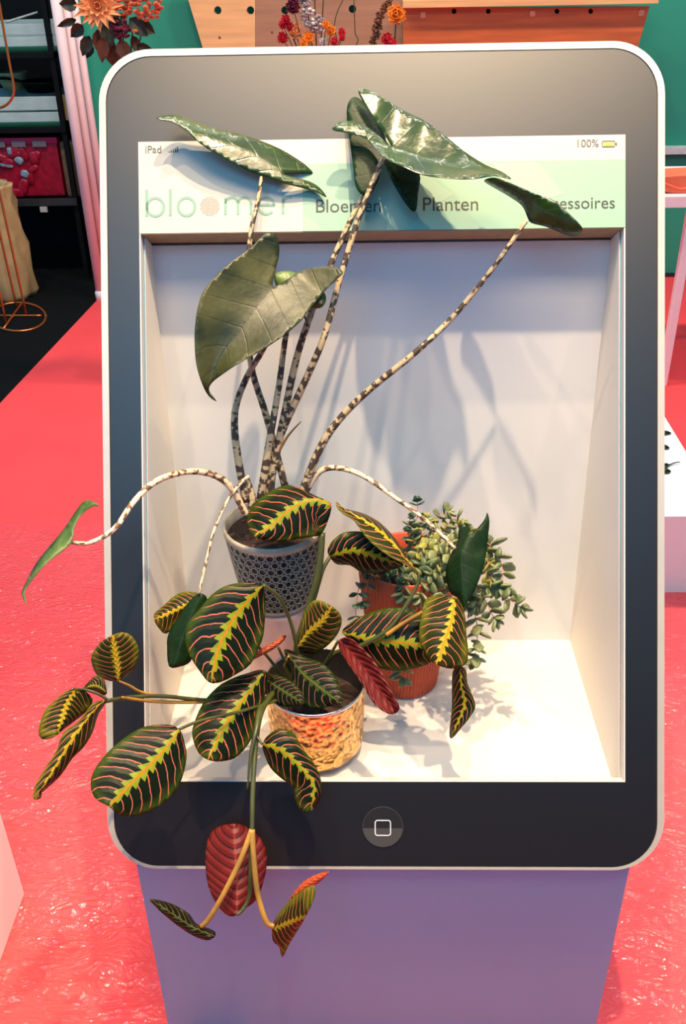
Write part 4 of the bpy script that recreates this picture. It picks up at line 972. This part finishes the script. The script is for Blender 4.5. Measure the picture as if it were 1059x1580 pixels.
# tall plinth hidden behind the display carries the left bouquet
YB_ = 3.0
bc = at_y(196, 120, YB_)
tag(box('tall_plinth', (bc.x - .10, YB_ - .10, 0), (bc.x + .10, YB_ + .10, bc.z - .22), 'white_plinth', None, .004), 'tall narrow white plinth behind the display carrying the dahlia bouquet', 'plinth')
bq = thing('dahlia_bouquet', 'bouquet with peach dahlia and rust hydrangeas above the tablet corner', 'bouquet', (bc.x, YB_, bc.z - .22))
lathe('vase', [(0, 0), (.05, 0), (.06, .03), (.055, .12), (.04, .2), (.045, .215), (.038, .21), (.03, .19), (0, .18)], (bc.x, YB_, bc.z - .22), 'vase_glass', bq, 28)
def Q(px, py, y=YB_): return at_y(px, py, y)
neck = Vector((bc.x, YB_, bc.z - .02))
dh = Q(150, 8, YB_ - .06)
hd = None
dr = random.Random(4)
tocam = (CAM - dh).normalized(); ax_ = tocam.orthogonal().normalized(); ay_ = tocam.cross(ax_)
hdm = bmesh.new(); bmesh.ops.create_icosphere(hdm, subdivisions=2, radius=.022, matrix=Matrix.Translation(dh)); hd = bm_obj('dahlia', hdm, 'petal_peach', bq, True)
for ring_, (n, ph, L) in enumerate(((16, 1.45, .085), (14, 1.05, .075), (10, .65, .06), (6, .3, .045))):
    for k in range(n):
        th = 2 * math.pi * (k + .5 * ring_) / n; d = tocam * math.cos(ph) + (ax_ * math.cos(th) + ay_ * math.sin(th)) * math.sin(ph)
        bm = bmesh.new(); petal(bm, dh + d * .012, d, tocam, L * dr.uniform(.88, 1.08), .028, .12)
        o = bm_obj('petal', bm, 'petal_peach', hd); md = o.modifiers.new('thickness', 'SOLIDIFY'); md.thickness = .0015
cluster('hydrangea', Q(226, 8, YB_ - .02), .058, 'petal_rust', bq, 90, .011, 3)
cluster('hydrangea', Q(186, 12, YB_ + .02), .042, 'petal_rust', bq, 60, .010, 5)
cluster('wine_flower', Q(186, 46, YB_ - .03), .038, 'petal_wine', bq, 70, .009, 6)
cluster('rose_hip', Q(208, 48, YB_ - .05), .008, 'petal_orange', bq, 8, .006, 8)
for px, py, dx, dz, L, wd, mt_ in ((120, 8, -1, .1, .07, .05, 'leafy_dark'), (118, 30, -1, -.3, .08, .03, 'leafy_dark'), (128, 38, -.9, -.7, .07, .05, 'leafy_dark'), (138, 55, -.5, -1, .08, .05, 'leafy_dark'), (150, 45, .1, -1, .10, .06, 'leafy_brown'), (160, 58, -.2, -1, .09, .05, 'leafy_brown'), (142, 68, -.6, -1, .06, .035, 'leafy_dark'),
    (170, 65, 0, -1, .09, .06, 'leafy_brown'), (185, 62, .3, -1, .08, .06, 'leafy_brown'), (214, 35, .9, -.6, .07, .05, 'leafy_dark'), (205, 55, .3, -1, .07, .04, 'leafy_brown'), (212, 70, .9, -.2, .06, .03, 'leafy_dark'), (200, 28, .6, -.6, .09, .06, 'leafy_dark'), (165, 35, 0, -.6, .1, .06, 'leafy_dark'), (175, 25, .2, -1, .08, .06, 'leafy_dark'), (206, 2, .2, .8, .08, .05, 'leafy_dark'), (115, 2, -.6, .8, .06, .05, 'leafy_dark'), (190, 75, -.2, -1, .06, .05, 'leafy_brown')):
    foliage(Q(px, py, YB_ + random.uniform(-.04, .03)), Vector((dx, random.uniform(-.3, .1), dz)), L, wd, mt_, bq)
for px, py in ((150, 15), (226, 18), (186, 20), (186, 50), (165, 30), (205, 40)):
    a = Q(px, py, YB_); tube('flower_stem', [a, (a + neck) / 2 + Vector((0, 0, -.01)), neck, neck - Vector((0, 0, .12))], [.003, .003], 'leafy_dark', bq, 6, 4)
# hidden console table carrying the dried-flower vases
YC = 3.55; cz = at_y(500, 120, YC).z - .25
ctb = thing('console_table', 'plain white console table standing behind the display', 'table', (at_y(520, 100, YC).x, YC, 0))
xa, xb = at_y(400, 100, YC).x, at_y(650, 100, YC).x
box('top', (xa, YC - .15, cz - .03), (xb, YC + .15, cz), 'white_plinth', ctb)
for xx in (xa + .02, xb - .06):
    for yy in (YC - .13, YC + .09): box('leg', (xx, yy, 0), (xx + .04, yy + .04, cz - .03), 'white_plinth', ctb)
def vase_at(t, x, y, z, h): return lathe('vase', [(0, 0), (.045, 0), (.06, .04), (.055, h * .6), (.03, h), (.034, h + .01), (.027, h), (0, h - .02)], (x, y, z), 'vase_glass', t, 26)
c1 = at_y(490, 110, YC); v1 = thing('dried_flower_bouquet', 'small mixed bouquet of grey, peach and crimson blossoms above the tablet rim', 'bouquet', (c1.x, YC, cz))
vase_at(v1, c1.x, YC, cz, .2); nk = Vector((c1.x, YC, cz + .19))
fl = [(436, 58, .016, 'petal_red'), (441, 30, .014, 'petal_red'), (452, 10, .02, 'petal_wine'), (455, 48, .022, 'petal_peach'), (476, 58, .018, 'petal_orange'), (469, 66, .014, 'petal_orange'), (498, 64, .012, 'petal_white'), (511, 47, .015, 'petal_orange'), (503, 38, .012, 'petal_orange'), (528, 50, .012, 'petal_red'), (528, 58, .010, 'petal_red'), (516, 64, .012, 'petal_red'), (436, 38, .012, 'petal_red'), (446, 40, .012, 'petal_red')]
for k, (x, y, r_, mt_) in enumerate(fl):
    q = at_y(x, y, YC - .02 * (k % 3)); blossom('blossom', q, r_ * 1.7, mt_, v1, 22, False, k, .7)
    tube('flower_stem', [q, (q + nk) / 2 + Vector((0, .01, -.02)), nk, nk - Vector((0, 0, .1))], [.0018, .002], 'leafy_dark', v1, 5, 3)
for k in range(44):
    y = random.uniform(-10, 48); x = 474 + (y + 10) * .22 + random.uniform(-14, 14); q = at_y(x, y, YC + random.uniform(-.02, .02))
    cluster('dried_floret', q, .013, 'petal_white' if k % 5 == 0 else 'petal_grey', v1, 9, .008, k)
for x0_, y0_ in ((470, -20), (485, -20), (500, -15)):
    q = at_y(x0_, y0_, YC); tube('flower_stem', [q, (q + nk) / 2, nk, nk - Vector((0, 0, .1))], [.0025, .003], 'leafy_dark', v1, 5, 3)
for pp in (((535, -10), (522, 15), (516, 40), (518, 70)), ((546, -15), (547, 20), (548, 50), (549, 72))):
    tube('grass_blade', [at_y(x, y, YC) for x, y in pp] + [nk + Vector((.01, 0, 0)), nk - Vector((0, 0, .1))], [.0022, .0028], 'twig', v1, 5, 4)
c2 = at_y(605, 110, YC); v2 = thing('rose_vase', 'orange rose and red bloom in a vase beside the wooden shelf box', 'bouquet', (c2.x, YC, cz))
vase_at(v2, c2.x, YC, cz, .2); nk = Vector((c2.x, YC, cz + .19))
for x, y, r_, mt_, nn in ((612, 22, .042, 'petal_orange', 30), (597, 60, .028, 'petal_red', 20), (606, 66, .022, 'petal_red', 16)):
    q = at_y(x, y, YC); blossom('blossom', q, r_, mt_, v2, nn, False, nn, .95)
    tube('flower_stem', [q, (q + nk) / 2, nk, nk - Vector((0, 0, .1))], [.003, .003], 'leafy_dark', v2, 6, 3)
for k in range(18):
    y = -8 + k * 4.4; x = 600 - (y + 8) * .33 + random.uniform(-5, 5); cluster('dried_floret', at_y(x, y, YC + .03), .014, 'leafy_brown', v2, 10, .007, k)
tube('flower_stem', [at_y(600, -10, YC + .03), at_y(585, 45, YC + .03), at_y(580, 75, YC + .02), nk, nk - Vector((0, 0, .1))], [.0025, .003], 'leafy_brown', v2, 5, 3)
# ---- right-hand table, parcel, rail
YT = 2.85; zt = at_y(1040, 303, YT).z; zu = at_y(1040, 321, YT).z
xt = at_y(1000, 303, YT).x
rt = thing('white_table', 'white table with pale legs at the right edge, behind the display', 'table', (xt + .7, YT + .3, 0))
box('top', (xt, YT, zu), (xt + 1.4, YT + .6, zt), 'pole_pink', rt, .004)
lx = at_y(1047, 450, YT + .03).x
for xx in (lx - .018, xt + 1.32):
    for yy in (YT + .02, YT + .54): box('leg', (xx, yy, 0), (xx + .036, yy + .036, zu), 'pole_pink', rt, .004)
zp = zt
pq = [at_y(x, y, YT + .05) for x, y in ((1012, 262), (1030, 259), (1080, 256), (1090, 284), (1040, 284), (1012, 278))]
dz = zp - min(p.z for p in pq)
op = thing('paper_parcel', 'orange tissue-paper parcel lying on the white table', 'parcel', (pq[2].x, YT + .1, zp))
prism('wrap', [p + Vector((0, 0, dz)) for p in pq], Vector((0, .16, 0)), 'orange_paper', op)
pm = (pq[1] + pq[4]) / 2 + Vector((0, -.004, dz)); tube('fold', [pm + Vector((-.05, 0, .02)), pm, pm + Vector((.06, 0, -.015)), pm + Vector((.12, 0, .01))], [.005, .004], 'orange_paper', op, 6, 3)
a = at_y(1000, 238, 4.46); b = at_y(1200, 224, 4.46)
tag(box('wall_rail', (a.x, 4.44, a.z), (b.x, 4.4995, b.z), 'grey_rail', None, .003), 'pale grey rail fixed along the green wall at right', 'rail')
# ---- low plinth at right with twigs on it
zl = at_y(1030, 797, 1.305).z; f0 = at_y(1000, 797, 1.305); d0, d1 = at_z(1000, 600, zl), at_z(1059, 697, zl)
dd = (d1 - d0).normalized(); far = d0 - dd * .1
lpt = [Vector((f0.x - .05, 1.305, zl)), Vector((2.0, 1.305, zl)), Vector((2.0, d1.y - .25, zl)), d1 + dd * .3 if (d1 + dd * .3).y > 1.4 else d1, d1, d0, Vector((f0.x - .05, d0.y + .05, zl))]
lpt = [Vector((f0.x - .05, 1.305, zl)), Vector((1.6, 1.305, zl)), Vector((1.6, 1.42, zl)), d1 + dd * .05, d0, Vector((f0.x - .05, d0.y, zl))]
lw = thing('low_plinth', 'low white angular plinth on the pink carpet at right', 'plinth', (f0.x + .2, 1.5, 0))
prism('body', lpt, Vector((0, 0, -zl)), 'white_plinth', lw)
tw = thing('green_twig', 'thin green twig lying on the low white plinth', 'twig', tuple(at_z(1032, 720, zl)))
tube('stalk', [at_z(1000, 735, zl + .004), at_z(1028, 720, zl + .005), at_z(1042, 714, zl + .006), at_z(1050, 713, zl + .01)], [.003, .0015], 'twig', tw, 6, 4)
for x, y, x2, y2 in ((1024, 728, 1036, 727), (1020, 690, 1034, 691), (1018, 669, 1037, 668), (1020, 722, 1034, 716)):
    a = at_z(x, y, zl + .006); b = at_z(x2, y2, zl + .006); foliage(a, b - a, (b - a).length, .02, 'twig', tw)
# ---- near left plinth
n0 = at_z(38, 1379, 0)
tag(box('side_plinth', (n0.x - .6, -0.75, 0), (n0.x, n0.y, .95), 'white_plinth', None, .003), 'pale plinth whose foot shows at the lower left edge', 'plinth')
